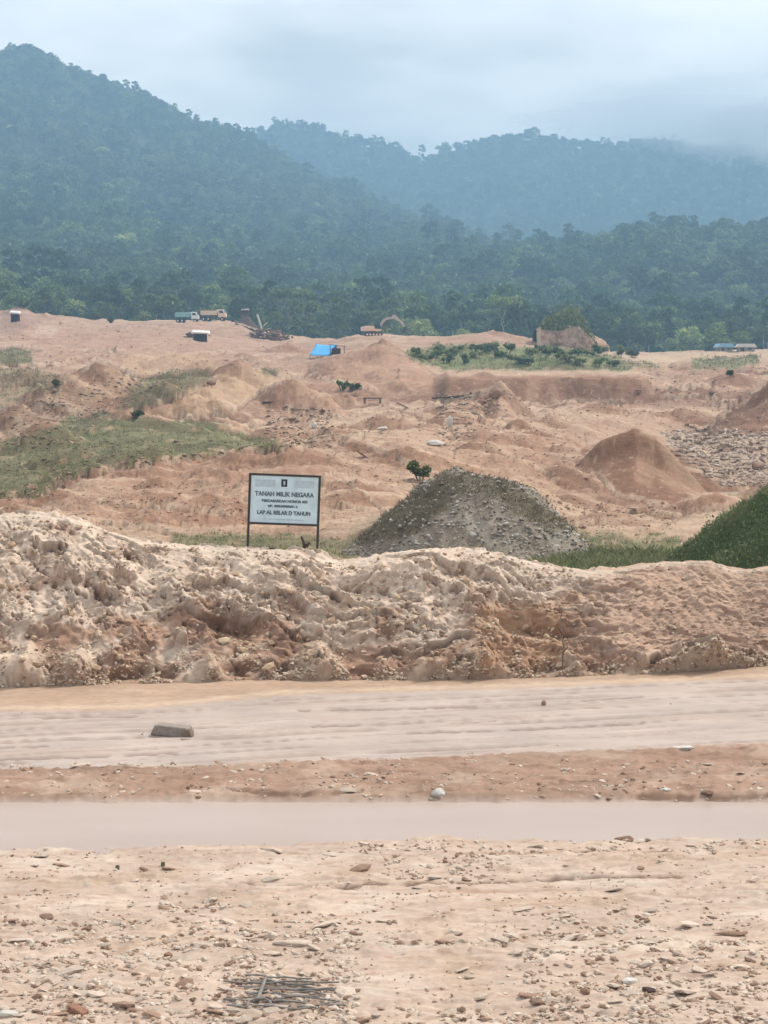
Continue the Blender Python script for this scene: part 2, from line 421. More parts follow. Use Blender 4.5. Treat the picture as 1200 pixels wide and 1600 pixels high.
# ================================================================== quarry land beyond the bank
LAYERS = [
 (37.5, [(0, 900), (1200, 905)]),
 (42, [(0, 878), (800, 880), (1200, 880)]),
 (48, [(0, 845), (200, 850), (500, 850), (900, 850), (1200, 850)]),
 (56, [(0, 815), (100, 812), (200, 822), (300, 820), (500, 810), (700, 800), (900, 815), (1050, 815), (1200, 800)]),
 (68, [(0, 772), (60, 772), (100, 757), (150, 747), (200, 760), (300, 760), (400, 745), (500, 742), (600, 752), (700, 762), (800, 765), (870, 785), (950, 802), (1000, 806), (1100, 790), (1150, 778), (1200, 762)]),
 (80, [(0, 765), (80, 765), (105, 742), (150, 728), (200, 716), (330, 706), (430, 698), (480, 697), (540, 702), (620, 715), (700, 715), (800, 728), (880, 762), (950, 787), (1020, 793), (1100, 778), (1160, 765), (1200, 748)]),
 (95, [(0, 715), (80, 720), (200, 695), (330, 685), (430, 690), (480, 684), (540, 668), (620, 668), (700, 680), (800, 690), (880, 702), (905, 704), (940, 688), (990, 670), (1030, 690), (1070, 722), (1120, 760), (1160, 752), (1200, 735)]),
 (110, [(0, 690), (100, 680), (200, 668), (300, 660), (350, 667), (430, 684), (480, 672), (540, 662), (620, 655), (700, 655), (800, 665), (900, 685), (960, 692), (1040, 702), (1100, 715), (1160, 712), (1200, 705)]),
 (130, [(0, 672), (40, 655), (100, 645), (200, 640), (300, 654), (350, 664), (430, 668), (480, 655), (540, 648), (620, 640), (700, 640), (800, 642), (900, 655), (1000, 670), (1040, 678), (1110, 686), (1200, 688)]),
 (150, [(0, 655), (30, 640), (60, 630), (100, 636), (200, 630), (300, 645), (350, 650), (430, 645), (480, 640), (540, 638), (620, 632), (700, 630), (760, 632), (770, 610), (782, 597), (800, 618), (815, 633), (900, 632), (1000, 640), (1100, 668), (1120, 645), (1160, 622), (1200, 598)]),
 (165, [(0, 620), (60, 610), (100, 598), (130, 580), (150, 568), (190, 588), (260, 590), (330, 580), (335, 587), (350, 600), (430, 625), (480, 632), (540, 630), (620, 627), (700, 626), (780, 628), (900, 628), (1000, 630), (1100, 640), (1200, 612)]),
 (185, [(0, 605), (60, 600), (110, 595), (150, 590), (190, 590), (240, 582), (330, 577), (370, 570), (420, 590), (440, 600), (480, 615), (520, 625), (620, 622), (700, 621), (780, 623), (900, 621), (1000, 621), (1100, 628), (1200, 615)]),
 (196, [(0, 595), (150, 590), (330, 582), (370, 571), (420, 588), (440, 594), (480, 612), (520, 622), (620, 619), (700, 619), (900, 619), (1015, 620), (1030, 618), (1115, 620), (1200, 614)]),
 (200, [(0, 585), (100, 585), (200, 590), (330, 582), (370, 572), (420, 584), (440, 592), (480, 606), (540, 617), (600, 614), (680, 608), (700, 586), (850, 584), (1005, 585), (1020, 604), (1040, 606), (1110, 606), (1125, 612), (1200, 606)]),
 (230, [(0, 570), (100, 570), (190, 582), (300, 585), (330, 580), (400, 578), (440, 576), (480, 588), (540, 578), (600, 570), (660, 577), (700, 582), (850, 582), (1000, 583), (1020, 592), (1100, 592), (1200, 590)]),
 (250, [(0, 560), (60, 556), (100, 556), (200, 555), (300, 555), (380, 562), (440, 570), (480, 564), (540, 550), (600, 536), (640, 549), (690, 577), (800, 576), (960, 576), (1020, 580), (1200, 577)]),
 (285, [(0, 545), (60, 540), (200, 545), (300, 548), (400, 555), (480, 557), (540, 554), (600, 549), (640, 549), (700, 550), (800, 552), (900, 556), (960, 566), (1100, 572), (1200, 562)]),
 (340, [(0, 520), (60, 522), (200, 520), (300, 524), (400, 540), (470, 546), (540, 531), (560, 526), (650, 525), (700, 526), (760, 519), (800, 530), (840, 538), (900, 545), (950, 553), (1000, 559), (1200, 557)]),
 (395, [(0, 492), (30, 485), (60, 495), (100, 500), (150, 506), (250, 506), (350, 505), (380, 507), (400, 516), (450, 525), (480, 531), (520, 535), (800, 540), (950, 554), (1200, 552)]),
 (430, [(0, 488), (50, 491), (100, 496), (150, 503), (350, 501), (400, 514), (480, 532), (800, 541), (950, 552), (1000, 556), (1200, 548)]),
 (470, [(0, 500), (200, 510), (480, 540), (800, 548), (1000, 562), (1200, 556)]),
]
# distances: dense where faces rise
ys = []
for a, b, n in ((36.9, 42, 20), (42, 56, 34), (56, 96, 150), (96, 135, 60), (135, 170, 60), (170, 196, 26), (196, 201, 16), (201, 255, 60), (255, 345, 60), (345, 400, 38), (400, 475, 24)):
    ys += list(np.exp(np.linspace(math.log(a), math.log(b), n, endpoint=False)))
ys.append(475)
quarry = Land(LAYERS, 0.27, 740, ys)
U, LY = quarry.U, quarry.LY
Yg = np.exp(LY); Xg = U*Yg
# spoil heaps: rounded cones at the angle of repose (px, top row, Y, half width px, height px)
heaps = [(250, 652, 122, 150, 54), (70, 664, 113, 130, 56), (370, 563, 186, 95, 78), (452, 590, 173, 105, 66), (600, 531, 250, 130, 84), (700, 642, 126, 190, 62), (530, 670, 103, 120, 46), (240, 707, 81, 170, 54), (420, 696, 80, 120, 40),
  (850, 655, 133, 150, 40), (110, 590, 160, 90, 46), (20, 560, 230, 120, 44), (210, 548, 290, 110, 40), (600, 806, 46, 85, 70), (930, 575, 262, 90, 26), (320, 775, 60, 150, 36), (90, 765, 66, 110, 36), (560, 752, 66, 120, 34), (150, 563, 167, 62, 34), (372, 566, 186, 62, 50), (330, 572, 190, 60, 40), (440, 596, 176, 82, 48), (600, 533, 252, 105, 62), (782, 596, 152, 34, 36), (1215, 596, 150, 95, 90),
  (770, 518, 338, 60, 14), (30, 480, 396, 46, 30), (72, 491, 392, 18, 16), (990, 671, 93.0, 78, 86), (880, 507, 345, 30, 14), (1080, 565, 262, 50, 16), (1150, 585, 215, 70, 22), (560, 600, 205, 60, 22),
  (250, 600, 158, 60, 26), (60, 612, 162, 70, 30), (20, 640, 148, 60, 36), (310, 652, 131, 60, 22), (205, 640, 134, 60, 20), (420, 668, 116, 50, 16), (120, 700, 98, 60, 24), (290, 700, 84, 90, 18), (150, 730, 79, 70, 30),
  (505, 672, 112, 60, 20), (600, 655, 112, 90, 20), (700, 634, 148, 60, 16), (560, 690, 88, 70, 22), (640, 700, 84, 60, 18), (760, 672, 104, 80, 18), (860, 650, 140, 60, 14), (930, 640, 160, 50, 12), (1060, 640, 165, 50, 12),
  (460, 700, 79, 50, 14), (230, 770, 63, 90, 20), (360, 790, 58, 80, 16), (560, 770, 62, 70, 14), (950, 800, 57, 70, 12), (830, 790, 60, 50, 12), (1120, 778, 66, 60, 14), (660, 545, 300, 60, 12), (200, 520, 350, 90, 12), (330, 512, 372, 60, 10), (110, 530, 320, 60, 14), (450, 540, 300, 50, 14)]
_Y = np.exp(quarry.LY); _X = quarry.U*_Y
_w = fbm(quarry.U*55, quarry.LY*45, 4, 71, 0.6)
quarry.Z -= 0.0080*_Y*sstep(50, 75, _Y)*(1 - 0.8*sstep(188, 205, _Y))*(1 - sstep(250, 300, _Y))
hr_ = random.Random(44)
for _i in range(46):
    D_ = math.exp(hr_.uniform(math.log(58), math.log(260))); px_ = hr_.uniform(-150, 1350); j_ = int(np.argmin(np.abs(quarry.u - float(urow(px_, 650)))))
    zz0 = float(np.interp(D_, quarry.Y, quarry.Z[:, j_])); kk0 = D_/F; w0 = hr_.uniform(22, 62); h0 = w0*hr_.uniform(.3, .55)
    lift = hr_.uniform(8, 20)*kk0
    row0 = 800 - F*((D_*SP + (zz0 + lift - H)*CP)/(D_*CP - (zz0 + lift - H)*SP))
    heaps.append((px_, row0, D_, w0, h0))
HT = np.full(quarry.Z.shape, -1.0)
for _hi, (px_, row_, D_, hw_, hh_) in enumerate(heaps):
    k_ = D_/F; cx_ = float(urow(px_, row_))*D_; zt_ = float(zrow(row_, D_)); slp = hh_/hw_
    sel_ = (np.abs(_X - cx_) < hw_*k_*2.2) & (np.abs(_Y - D_) < hw_*k_*2.2)
    if D_ == 93.0:
        xa_, xb_ = (float(urow(q_, 680))*D_ for q_ in (942, 1022)); xq_ = np.clip(_X[sel_], xa_, xb_)
        zt_ = np.interp(xq_, [xa_, cx_, xb_], [float(zrow(688, D_)), zt_, float(zrow(682, D_))]); cx_ = xq_
    rr_ = np.hypot((_X[sel_] - cx_), (_Y[sel_] - D_)*0.9)*(1 + (0.06 if 900 < px_ < 1060 and 90 < D_ < 95 else 0.22)*_w[sel_])
    zz_ = zt_ - slp*(np.sqrt(rr_**2 + (4*k_)**2) - 4*k_)
    HT[sel_] = np.where(zz_ > quarry.Z[sel_] - .001*_Y[sel_], (_hi*0.381966) % 1.0, HT[sel_]); quarry.Z[sel_] = np.maximum(quarry.Z[sel_], zz_)
base = quarry.Z.copy()
gx = U*110; gy = LY*110
gZ, gU = np.gradient(base)
slope = np.abs(gZ)/(np.gradient(Yg)[0]) # dz/dY
sl = np.clip(slope*2.2, 0, 1)
wob = fbm(U*40, LY*40, 2, 3)
rough = (0.0032*fbm(U*26, LY*26, 5, 31, 0.44) + 0.0014*ridged(U*58 + LY*20, LY*44, 3, 41, 0.4) + 0.0008*sl*ridged(U*150 + 2*wob, LY*20, 3, 77, .4)
         + 0.00028*fbm(U*300, LY*300, 3, 91, 0.5) - 0.0016*sstep(0.25, 0.75, ridged(U*36 + wob, LY*30 + wob, 2, 55, .4)))
for kk_, c0_, hgt_, sd2 in ((17, .05, .0036, 201), (29, -.08, .0028, 202), (45, .12, .0018, 203), (24, .22, .0034, 204)):
    sc_f = fbm(U*kk_ + .2*wob, LY*kk_*0.8 + .2*wob, 3, sd2, 0.4) - c0_
    rough = rough + hgt_*(sstep(-0.012, 0.012, sc_f) - 0.6*sstep(-0.02, 0.35, sc_f))*sstep(-.1, .3, fbm(U*9, LY*9, 2, sd2 + 50))
lumpf = sstep(0.0, 0.5, fbm(U*22, LY*20, 3, 61))
f1, f2, cid = worley(U*240, LY*240, 5)
f1, f2, cid = worley(U*34 + .6*wob, LY*30 + .6*wob, 25)
rough = rough + 0.0055*np.clip(1 - f1*1.25, 0, 1)*(cid > 0.55)*sstep(50, 70, Yg)
rough = rough + lumpf*0.0009*np.clip(1 - f1*1.5, 0, 1)*(cid > 0.45)
f1, f2, cid = worley(U*95 + wob, LY*80 + wob, 15); rough = rough + 0.0020*sstep(0.0, 0.4, fbm(U*15, LY*13, 3, 62))*np.clip(1 - f1*1.3, 0, 1)*(cid > 0.4)
fade = sstep(36.5, 45, Yg)
_bx, _by = proj(Xg, Yg, base)
rough = rough*(1 - 0.8*polymask(_bx, _by, [(900, 700), (985, 655), (1040, 680), (1135, 765), (1040, 800), (950, 780)], 8, 0*_bx))*(1 - .5*polymask(_bx, _by, [(700, 575), (1010, 575), (1010, 622), (700, 622)], 6, 0*_bx))
quarry.Z = base + rough*Yg*(0.35 + 0.65*fade)*(0.62 - 0.40*sstep(180, 330, Yg))
PX, PY = proj(Xg, Yg, quarry.Z)
wpx = 13*fbm(PX/34, PY/12, 5, 19, 0.68)
C = np.zeros(U.shape + (3,)) + np.array(TAN)
v = fbm(PX/120, PY/26, 5, 8, 0.6)
C = blend(C, sstep(0.05, 0.45, v)*0.75, alb(224, 196, 166)); C = blend(C, sstep(0.08, 0.5, -v)*0.7, BROWN)
brk = fbm(PX/22, PY/7, 4, 29, 0.65)
def zone(poly, col, soft=3, s=1.0, wk=1.0):
    global C
    m = polymask(PX, PY, poly, soft, wpx*wk)
    C = blend(C, m*s*(0.78 + 0.22*np.clip(1 + 2*brk, 0, 1)), col); return m
for lo_, hi_, hc_ in ((0, .25, alb(190, 152, 126)), (.25, .5, alb(222, 188, 158)), (.5, .7, alb(200, 164, 134)), (.7, 1, alb(214, 180, 154))):
    C = blend(C, ((HT >= lo_) & (HT < hi_))*0.7, hc_)
# relief shading painted by slope: steep faces darker, flats paler
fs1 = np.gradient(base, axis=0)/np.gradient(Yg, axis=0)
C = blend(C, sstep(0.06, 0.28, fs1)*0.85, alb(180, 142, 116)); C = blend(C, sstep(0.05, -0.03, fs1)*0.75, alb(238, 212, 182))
lat = np.gradient(base, axis=1)/(np.gradient(U, axis=1)*Yg); C = blend(C, sstep(0.12, 0.4, lat)*0.5, alb(192, 154, 128))  # left-facing slopes painted darker as the shaded side
# earth colours of the place, some with shade painted on faces and banks
zone([(0, 500), (60, 505), (120, 520), (220, 515), (400, 530), (400, 570), (0, 555)], alb(214, 178, 152), 6, .8)
zone([(190, 555), (300, 550), (345, 570), (250, 590), (190, 585)], alb(228, 196, 162), 5, .9)
zone([(0, 478), (40, 478), (70, 505), (30, 520), (0, 520)], alb(186, 156, 138), 4, .8)
zone([(60, 505), (90, 512), (80, 525), (50, 522)], alb(240, 214, 190), 3, .8)
zone([(330, 575), (420, 575), (430, 600), (350, 655), (220, 645), (300, 610)], alb(226, 196, 158), 4, .9)
zone([(370, 640), (440, 600), (480, 590), (520, 560), (540, 640), (460, 655)], BROWN, 4, .8)
zone([(520, 560), (600, 530), (690, 590), (690, 612), (520, 620)], alb(214, 176, 146), 6, .9)
zone([(0, 690), (0, 660), (60, 620), (140, 598), (205, 583), (215, 592), (130, 640), (60, 665)], alb(232, 208, 172), 4, .8)
zone([(110, 590), (150, 562), (200, 586), (130, 600)], DARKB, 3, .7)  # shaded side of the left mound painted dark
zone([(700, 586), (1010, 585), (1012, 620), (800, 625), (690, 612)], alb(186, 146, 120), 3, .95, .4)  # shade of the wall face painted as darker earth
zone([(690, 578), (1010, 577), (1010, 587), (690, 588)], alb(226, 196, 166), 2, .7, .3)
zone([(1035, 606), (1115, 605), (1115, 620), (1035, 621)], DARKB, 2, .9, .3)  # shade inside the recess painted dark
zone([(1105, 672), (1125, 640), (1160, 615), (1210, 590), (1230, 680), (1150, 680)], alb(172, 134, 112), 4, .95, .6)
zone([(905, 704), (960, 682), (990, 668), (1035, 692), (1075, 722), (1125, 762), (1075, 778), (1040, 792), (960, 778)], alb(158, 120, 94), 2.5, 1, .35)  # darker earth, with the shade of the steep bank painted in
zone([(1035, 680), (1110, 672), (1210, 685), (1210, 755), (1130, 758), (1060, 712)], alb(214, 196, 176), 6, .85)
zone([(690, 790), (780, 760), (960, 790), (1040, 805), (1040, 840), (700, 840)], alb(222, 190, 160), 8, .5)
zone([(80, 770), (160, 735), (330, 712), (500, 700), (500, 850), (80, 850)], alb(204, 166, 138), 10, .6)
zone([(640, 730), (760, 650), (860, 690), (900, 780), (700, 770)], alb(206, 168, 138), 12, .5)
zone([(975, 552), (1210, 545), (1210, 562), (1000, 575)], alb(232, 206, 174), 3, .7)
zone([(940, 548), (1060, 560), (1100, 575), (1000, 570), (940, 562)], alb(236, 212, 180), 2, .9, .5)
zone([(655, 538), (760, 525), (840, 532), (840, 545), (660, 552)], alb(206, 170, 144), 4, .7)
zone([(28, 700), (32, 658), (72, 628), (115, 640), (205, 655), (130, 700)], alb(160, 128, 104), 3, .75, 1.4)  # shadowed bank, its shade put into the colour
zone([(60, 655), (110, 640), (150, 655), (100, 668)], alb(120, 92, 74), 2, .7, 1.6)
zone([(280, 655), (300, 648), (350, 655), (365, 668), (300, 665)], alb(124, 104, 82), 2, .8, .8)
# vegetated ground
green = np.zeros(U.shape)
def veg(poly, col, soft=4, s=1.0, wk=1.0, g=1.0):
    global green
    wk *= 1.3
    m = zone(poly, col, soft, s, wk); green = np.maximum(green, m*g); return m
veg([(0, 690), (60, 672), (130, 645), (205, 648), (260, 660), (300, 655), (350, 668), (430, 686), (440, 698), (330, 708), (200, 722), (140, 735), (95, 748), (70, 772), (-20, 775)], alb(136, 138, 98), 4, .95)
veg([(180, 640), (215, 592), (260, 580), (335, 577), (330, 592), (270, 622), (215, 638)], alb(150, 142, 108), 3, .9, .6)
veg([(-10, 545), (30, 543), (55, 555), (50, 566), (0, 570)], alb(148, 144, 104), 3, .9, .6)
veg([(-10, 570), (60, 575), (110, 590), (100, 610), (0, 625)], alb(168, 156, 118), 6, .75, 1.4, .5)
veg([(630, 549), (680, 540), (780, 538), (850, 548), (900, 545), (960, 560), (1000, 572), (980, 578), (860, 580), (780, 576), (700, 578), (655, 568)], alb(142, 154, 98), 3, .95, .6)
veg([(1080, 560), (1180, 556), (1190, 566), (1150, 576), (1080, 576)], alb(150, 152, 112), 3, .9, .6)
veg([(960, 562), (1010, 566), (1040, 574), (1010, 576), (960, 574)], alb(160, 150, 110), 3, .7, .6)
veg([(270, 835), (400, 832), (560, 845), (560, 905), (270, 905)], alb(140, 138, 98), 5, .9)
veg([(840, 850), (900, 838), (1060, 840), (1060, 905), (840, 905)], alb(136, 140, 96), 7, .9, 1.5)
zone([(520, 862), (560, 820), (600, 800), (650, 800), (650, 870)], alb(150, 142, 116), 6, .85)
veg([(410, 575), (440, 577), (430, 588), (410, 582)], alb(140, 140, 96), 2, .8, .5)
veg([(0, 600), (120, 590), (60, 625), (0, 640)], alb(176, 160, 126), 8, .5, 1.5, .3)
gb = green*sstep(0.2, 0.45, fbm(PX/38, PY/9, 4, 83, 0.6)); C = blend(C, gb*0.8, alb(190, 164, 130)); green = green*(1 - gb*0.9)
gb2 = green*sstep(0.05, 0.4, fbm(PX/60, PY/12, 4, 84, 0.6)); C = blend(C, gb2*0.6, alb(112, 126, 78))
st_ = fbm(PX/45 + PY/60, PY/6, 5, 88, 0.7); C = blend(C, sstep(0.12, 0.45, st_)*0.5*(1 - green), alb(236, 212, 182)); C = blend(C, sstep(0.12, 0.45, -st_)*0.5*(1 - green), alb(182, 144, 116))
kg = 1 - 0.6*green
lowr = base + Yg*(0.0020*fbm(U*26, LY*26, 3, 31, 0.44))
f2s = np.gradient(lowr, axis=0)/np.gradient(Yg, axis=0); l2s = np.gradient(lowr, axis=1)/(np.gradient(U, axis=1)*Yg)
C = blend(C, sstep(0.10, 0.36, f2s)*0.50*kg, alb(166, 128, 102)); C = blend(C, sstep(0.06, -0.06, f2s)*0.55*kg, alb(242, 218, 188)); C = blend(C, sstep(0.12, 0.42, l2s)*0.55*kg, alb(158, 122, 98)); C = blend(C, sstep(0.15, 0.45, -l2s)*0.35*kg, alb(236, 206, 174))  # painted shading: steep and left-facing sides darker, flats and right-facing sides paler
C = blend(C, green*sstep(0.10, 0.3, f2s)*.35, alb(106, 104, 76)); C = blend(C, green*sstep(0.05, -0.05, f2s)*.4, alb(152, 158, 108))  # same slope shading painted on the green ground
def creases(lines):
    global C
    brk2 = fbm(PX/26, PY/20, 3, 301)
    for pts, wd, dep in lines:
        P_ = np.array(pts, float); x0, y0 = P_.min(0) - 16; x1, y1 = P_.max(0) + 16
        m_ = (PX > x0) & (PX < x1) & (PY > y0) & (PY < y1) & (np.abs(brk2) < 9)
        x = PX[m_]; y = PY[m_] + 5*fbm(x/14, y0 + 0*x, 3, 303); d = np.full(x.shape, 1e9); below = np.zeros(x.shape)
        for i in range(len(P_) - 1):
            ax, ay = P_[i]; bx, by = P_[i + 1]; L2 = (bx - ax)**2 + (by - ay)**2
            t = np.clip(((x - ax)*(bx - ax) + (y - ay)*(by - ay))/L2, 0, 1); dd = np.hypot(x - ax - t*(bx - ax), y - ay - t*(by - ay))
            below = np.where(dd < d, y - (ay + t*(by - ay)), below); d = np.minimum(d, dd)
        wd_ = wd; wd = wd_*1.7; dep_ = dep*1.8
        br = sstep(-0.35, 0.0, brk2[m_])
        mk = np.zeros(PX.shape); mk[m_] = sstep(wd, wd*.4, d)*br; quarry.Z[:] -= mk*dep_*Yg/F; C = blend(C, mk*.85, alb(140, 106, 84))  # shallow dent with ledge shade painted as a dark line
        mk = np.zeros(PX.shape); mk[m_] = sstep(wd*1.4, wd*.5, np.hypot(d, 0)*(below < 0) + 99*(below >= 0) - wd)*br; C = blend(C, mk*.6*(1 - green), alb(240, 216, 188))  # pale lip painted above it, like a lit ledge edge
creases([([(0, 546), (35, 543), (62, 548)], 2, 2), ([(0, 573), (60, 571), (112, 568)], 1.8, 2), ([(108, 600), (150, 562), (180, 574), (208, 588)], 2.2, 2), ([(35, 690), (38, 660), (70, 630), (100, 640), (150, 652)], 3.5, 4),
  ([(205, 642), (270, 624), (335, 594)], 2.2, 2.5), ([(372, 640), (405, 612), (440, 598)], 2, 2), ([(70, 772), (100, 748), (160, 735), (250, 722), (330, 711), (445, 701)], 3.0, 4), ([(0, 776), (60, 773)], 2.5, 3),
  ([(470, 702), (520, 682), (556, 690), (575, 678)], 2.2, 3), ([(578, 700), (605, 708), (640, 728)], 2.0, 3), ([(690, 628), (745, 618), (785, 606)], 2.5, 3), ([(1035, 607), (1115, 605)], 2.2, 3), ([(1035, 621), (1070, 619), (1115, 622)], 1.8, 2), ([(598, 632), (625, 640), (660, 650)], 1.8, 2),
  ([(1100, 676), (1130, 650), (1162, 618), (1205, 596)], 2.5, 3), ([(905, 706), (935, 742), (962, 774), (1040, 790)], 1.8, 2), ([(150, 786), (230, 790), (330, 800), (390, 806)], 2.2, 3), ([(415, 575), (440, 590), (490, 586)], 2, 2.5),
  ([(0, 603), (60, 600), (110, 594)], 2, 2), ([(130, 547), (200, 551)], 1.6, 1.5), ([(200, 585), (260, 590), (300, 580)], 1.6, 1.5), ([(440, 640), (480, 646), (525, 652)], 2, 2.5), ([(380, 560), (420, 568)], 1.6, 1.5), ([(360, 640), (300, 655), (270, 650)], 3, 3),
  ([(700, 660), (715, 690), (708, 715)], 2, 2), ([(760, 700), (820, 720), (870, 752)], 1.6, 2), ([(820, 632), (900, 628), (1000, 630)], 1.5, 1.5), ([(1120, 745), (1160, 735), (1205, 715)], 2.5, 3), ([(980, 800), (1060, 806), (1140, 790)], 2, 2.5), ([(800, 812), (900, 820), (980, 815)], 2, 2.5),
  ([(520, 740), (560, 765), (600, 800)], 1.8, 2), ([(640, 800), (620, 830)], 1.6, 2), ([(100, 810), (180, 818), (260, 830)], 2.2, 3), ([(0, 640), (40, 628)], 2, 2), ([(600, 545), (640, 560), (690, 590)], 1.4, 1), ([(500, 590), (540, 600), (600, 612)], 1.4, 1.2)])
dk = fbm(PX/11 + PY/9, PY/5 - PX/40, 4, 311, .6)
C = blend(C, sstep(.30, .42, dk)*sstep(-.1, .25, fbm(PX/90, PY/40, 3, 312))*.65*(1 - green), alb(146, 112, 90)); quarry.Z -= sstep(.30, .42, dk)*1.0*Yg/F*(1 - sstep(250, 330, Yg))
C = blend(C, sstep(.34, .46, -dk)*.5*(1 - green), alb(244, 222, 196))
C *= np.array([0.90, 0.87, 0.84])
# the ground before the crest that lies at the back of the roadside bank
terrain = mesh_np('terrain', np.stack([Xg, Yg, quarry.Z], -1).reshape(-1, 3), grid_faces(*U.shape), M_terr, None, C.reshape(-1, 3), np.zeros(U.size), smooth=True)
tag(terrain, kind='structure')

# ================================================================== mountains
HL = [
 (468, [(0, 506), (200, 516), (480, 546), (800, 554), (1000, 568), (1200, 562)]),
 (560, [(0, 496), (200, 503), (400, 520), (600, 540), (800, 545), (1000, 560), (1200, 560)]),
 (700, [(0, 472), (200, 486), (400, 505), (600, 525), (800, 535), (1000, 540), (1200, 530)]),
 (900, [(0, 418), (200, 440), (400, 465), (600, 480), (800, 470), (1000, 455), (1200, 448)]),
 (1100, [(0, 352), (200, 385), (400, 418), (600, 435), (800, 428), (900, 412), (980, 392), (1010, 385), (1080, 388), (1200, 396)]),
 (1250, [(0, 300), (200, 338), (400, 378), (600, 395), (800, 412), (900, 430), (1000, 445), (1200, 450)]),
 (1500, [(0, 190), (200, 248), (400, 305), (500, 332), (600, 360), (700, 380), (800, 425), (1000, 462), (1200, 465)]),
 (1800, [(0, 92), (35, 78), (55, 80), (80, 100), (130, 122), (180, 136), (215, 150), (240, 160), (265, 176), (300, 190), (340, 202), (400, 228), (480, 275), (560, 315), (650, 355), (750, 395), (900, 435), (1200, 475)]),
 (2060, [(0, 160), (400, 290), (600, 355), (800, 385), (1000, 405), (1200, 405)]),
 (2300, [(0, 220), (400, 262), (600, 310), (700, 320), (800, 305), (1000, 300), (1200, 300)]),
 (2600, [(0, 160), (380, 225), (400, 212), (440, 193), (480, 195), (500, 204), (520, 214), (560, 222), (600, 230), (640, 246), (680, 256), (700, 242), (730, 224), (780, 216), (830, 212), (880, 222), (935, 228), (960, 224), (1010, 222), (1100, 230), (1200, 245)]),
 (3100, [(0, 350), (1200, 360)]),
]
hys = []
for a, b, n in ((468, 1100, 90), (1100, 1850, 90), (1850, 2700, 90), (2700, 3100, 12)):
    hys += list(np.linspace(a, b, n, endpoint=False))
hys.append(3100)
hills = Land(HL, 0.30, 210, hys)
HU, HLY = hills.U, hills.LY; HY = np.exp(HLY); HX = HU*HY
hr = (9*ridged(HX/210, HY/260, 4, 3) + 6*fbm(HX/90, HY/90, 4, 9))*sstep(560, 1200, HY)
crestkeep = 1 - 0.75*np.exp(-((HY - 1800)/90)**2) - 0.75*np.exp(-((HY - 2600)/120)**2)
hills.Z = hills.Z + hr*crestkeep - 7.0*sstep(900, 1700, HY)
HC = np.zeros(HU.shape + (3,)) + np.array((0.035, 0.045, 0.02))
mountain = mesh_np('mountain_terrain', np.stack([HX, HY, hills.Z], -1).reshape(-1, 3), grid_faces(*HU.shape), M_forestfloor, None, HC.reshape(-1, 3), np.zeros(HU.size), smooth=True)
tag(mountain, kind='structure')

# ================================================================== far ground sheet
b = MB(); b.box((0, 800, -0.75), (6400, 6600, 0.3)); gsheet = b.build('ground', plain_mat('plain_earth', (0.30, 0.22, 0.16), 0.95, 0, 0.2, 0.05)); tag(gsheet, kind='structure')

# ================================================================== roadside ground
def Yflat(row):
    dy = (np.asarray(row, float) - 800)/F
    return H*(CP - dy*SP)/(SP + dy*CP)
rows = np.linspace(1900, 1030, 520)
gy_ = Yflat(rows); gu_ = uspread(0.25, 540, 0.8)
GU, GY = np.meshgrid(gu_, gy_); GX = GU*GY
GZ = np.zeros(GU.shape)
gpx, gpy = proj(GX, GY, GZ)
gw = 5*fbm(gpx/60, gpy/9, 4, 23, 0.6)
near_edge = np.interp(gpx, [0, 150, 210, 400, 650, 900, 1200], [1326, 1330, 1321, 1318, 1308, 1313, 1304]) + 9*fbm(gpx/70, gpx*0 + 7.7, 4, 203)
far_edge = 1250.0 + 3*fbm(gpx/50, gpx*0 + 2.2, 4, 201)
top_mud = np.interp(gpx, [0, 220, 450, 800, 1200], [1113, 1110, 1087, 1077, 1062])
bot_mud = np.interp(gpx, [0, 300, 600, 900, 1200], [1205, 1200, 1190, 1178, 1165])
pud = sstep(-4, 4, near_edge - gpy + gw*.7)*sstep(-4, 4, gpy - far_edge + gw*.4)
bank = sstep(-6, 6, gpy - bot_mud + gw)*sstep(-4, 9, far_edge - gpy)
mud = sstep(-3, 3, gpy - top_mud + gw*.6)*sstep(-6, 6, bot_mud - gpy - gw)
backs = sstep(-3, 3, top_mud - gpy - gw*.6)
grav = sstep(-3, 4, gpy - near_edge + gw)
f1, f2, cid = worley(GX*5 + GY*1.5, GY*9, 3)
clod = np.clip(1 - f1*1.6, 0, 1)**0.8*(cid > 0.55)
g1, g2, gid = worley(GX*9 + GY*2, GY*17, 9)
grit = np.clip(1 - g1*1.7, 0, 1)*(gid > 0.5)
big = fbm(GX*0.9, GY*1.3, 5, 2, 0.55)
patch = sstep(-0.12, 0.3, fbm(GX*0.55, GY*1.1, 3, 44))
GZ += grav*(0.045*big + 0.022*fbm(GX*2.0, GY*8, 5, 6, 0.6) + 0.018*ridged(GX*1.6, GY*7, 4, 16, 0.55) + (0.35 + patch)*(0.028*clod + 0.012*grit))
GZ += bank*(0.065 + 0.045*big + 0.04*clod + 0.015*grit + 0.035*fbm(GX*2, GY*7, 4, 8, 0.6))
GZ += backs*(0.02 + 0.02*big + 0.012*clod)
q = GY - 0.26*GX + 0.16*fbm(GX*0.35, GY*0.35, 3, 12)
GZ += mud*(0.014 + 0.012*fbm(GX*0.5, q*5, 4, 14))
rut = np.zeros(GU.shape)
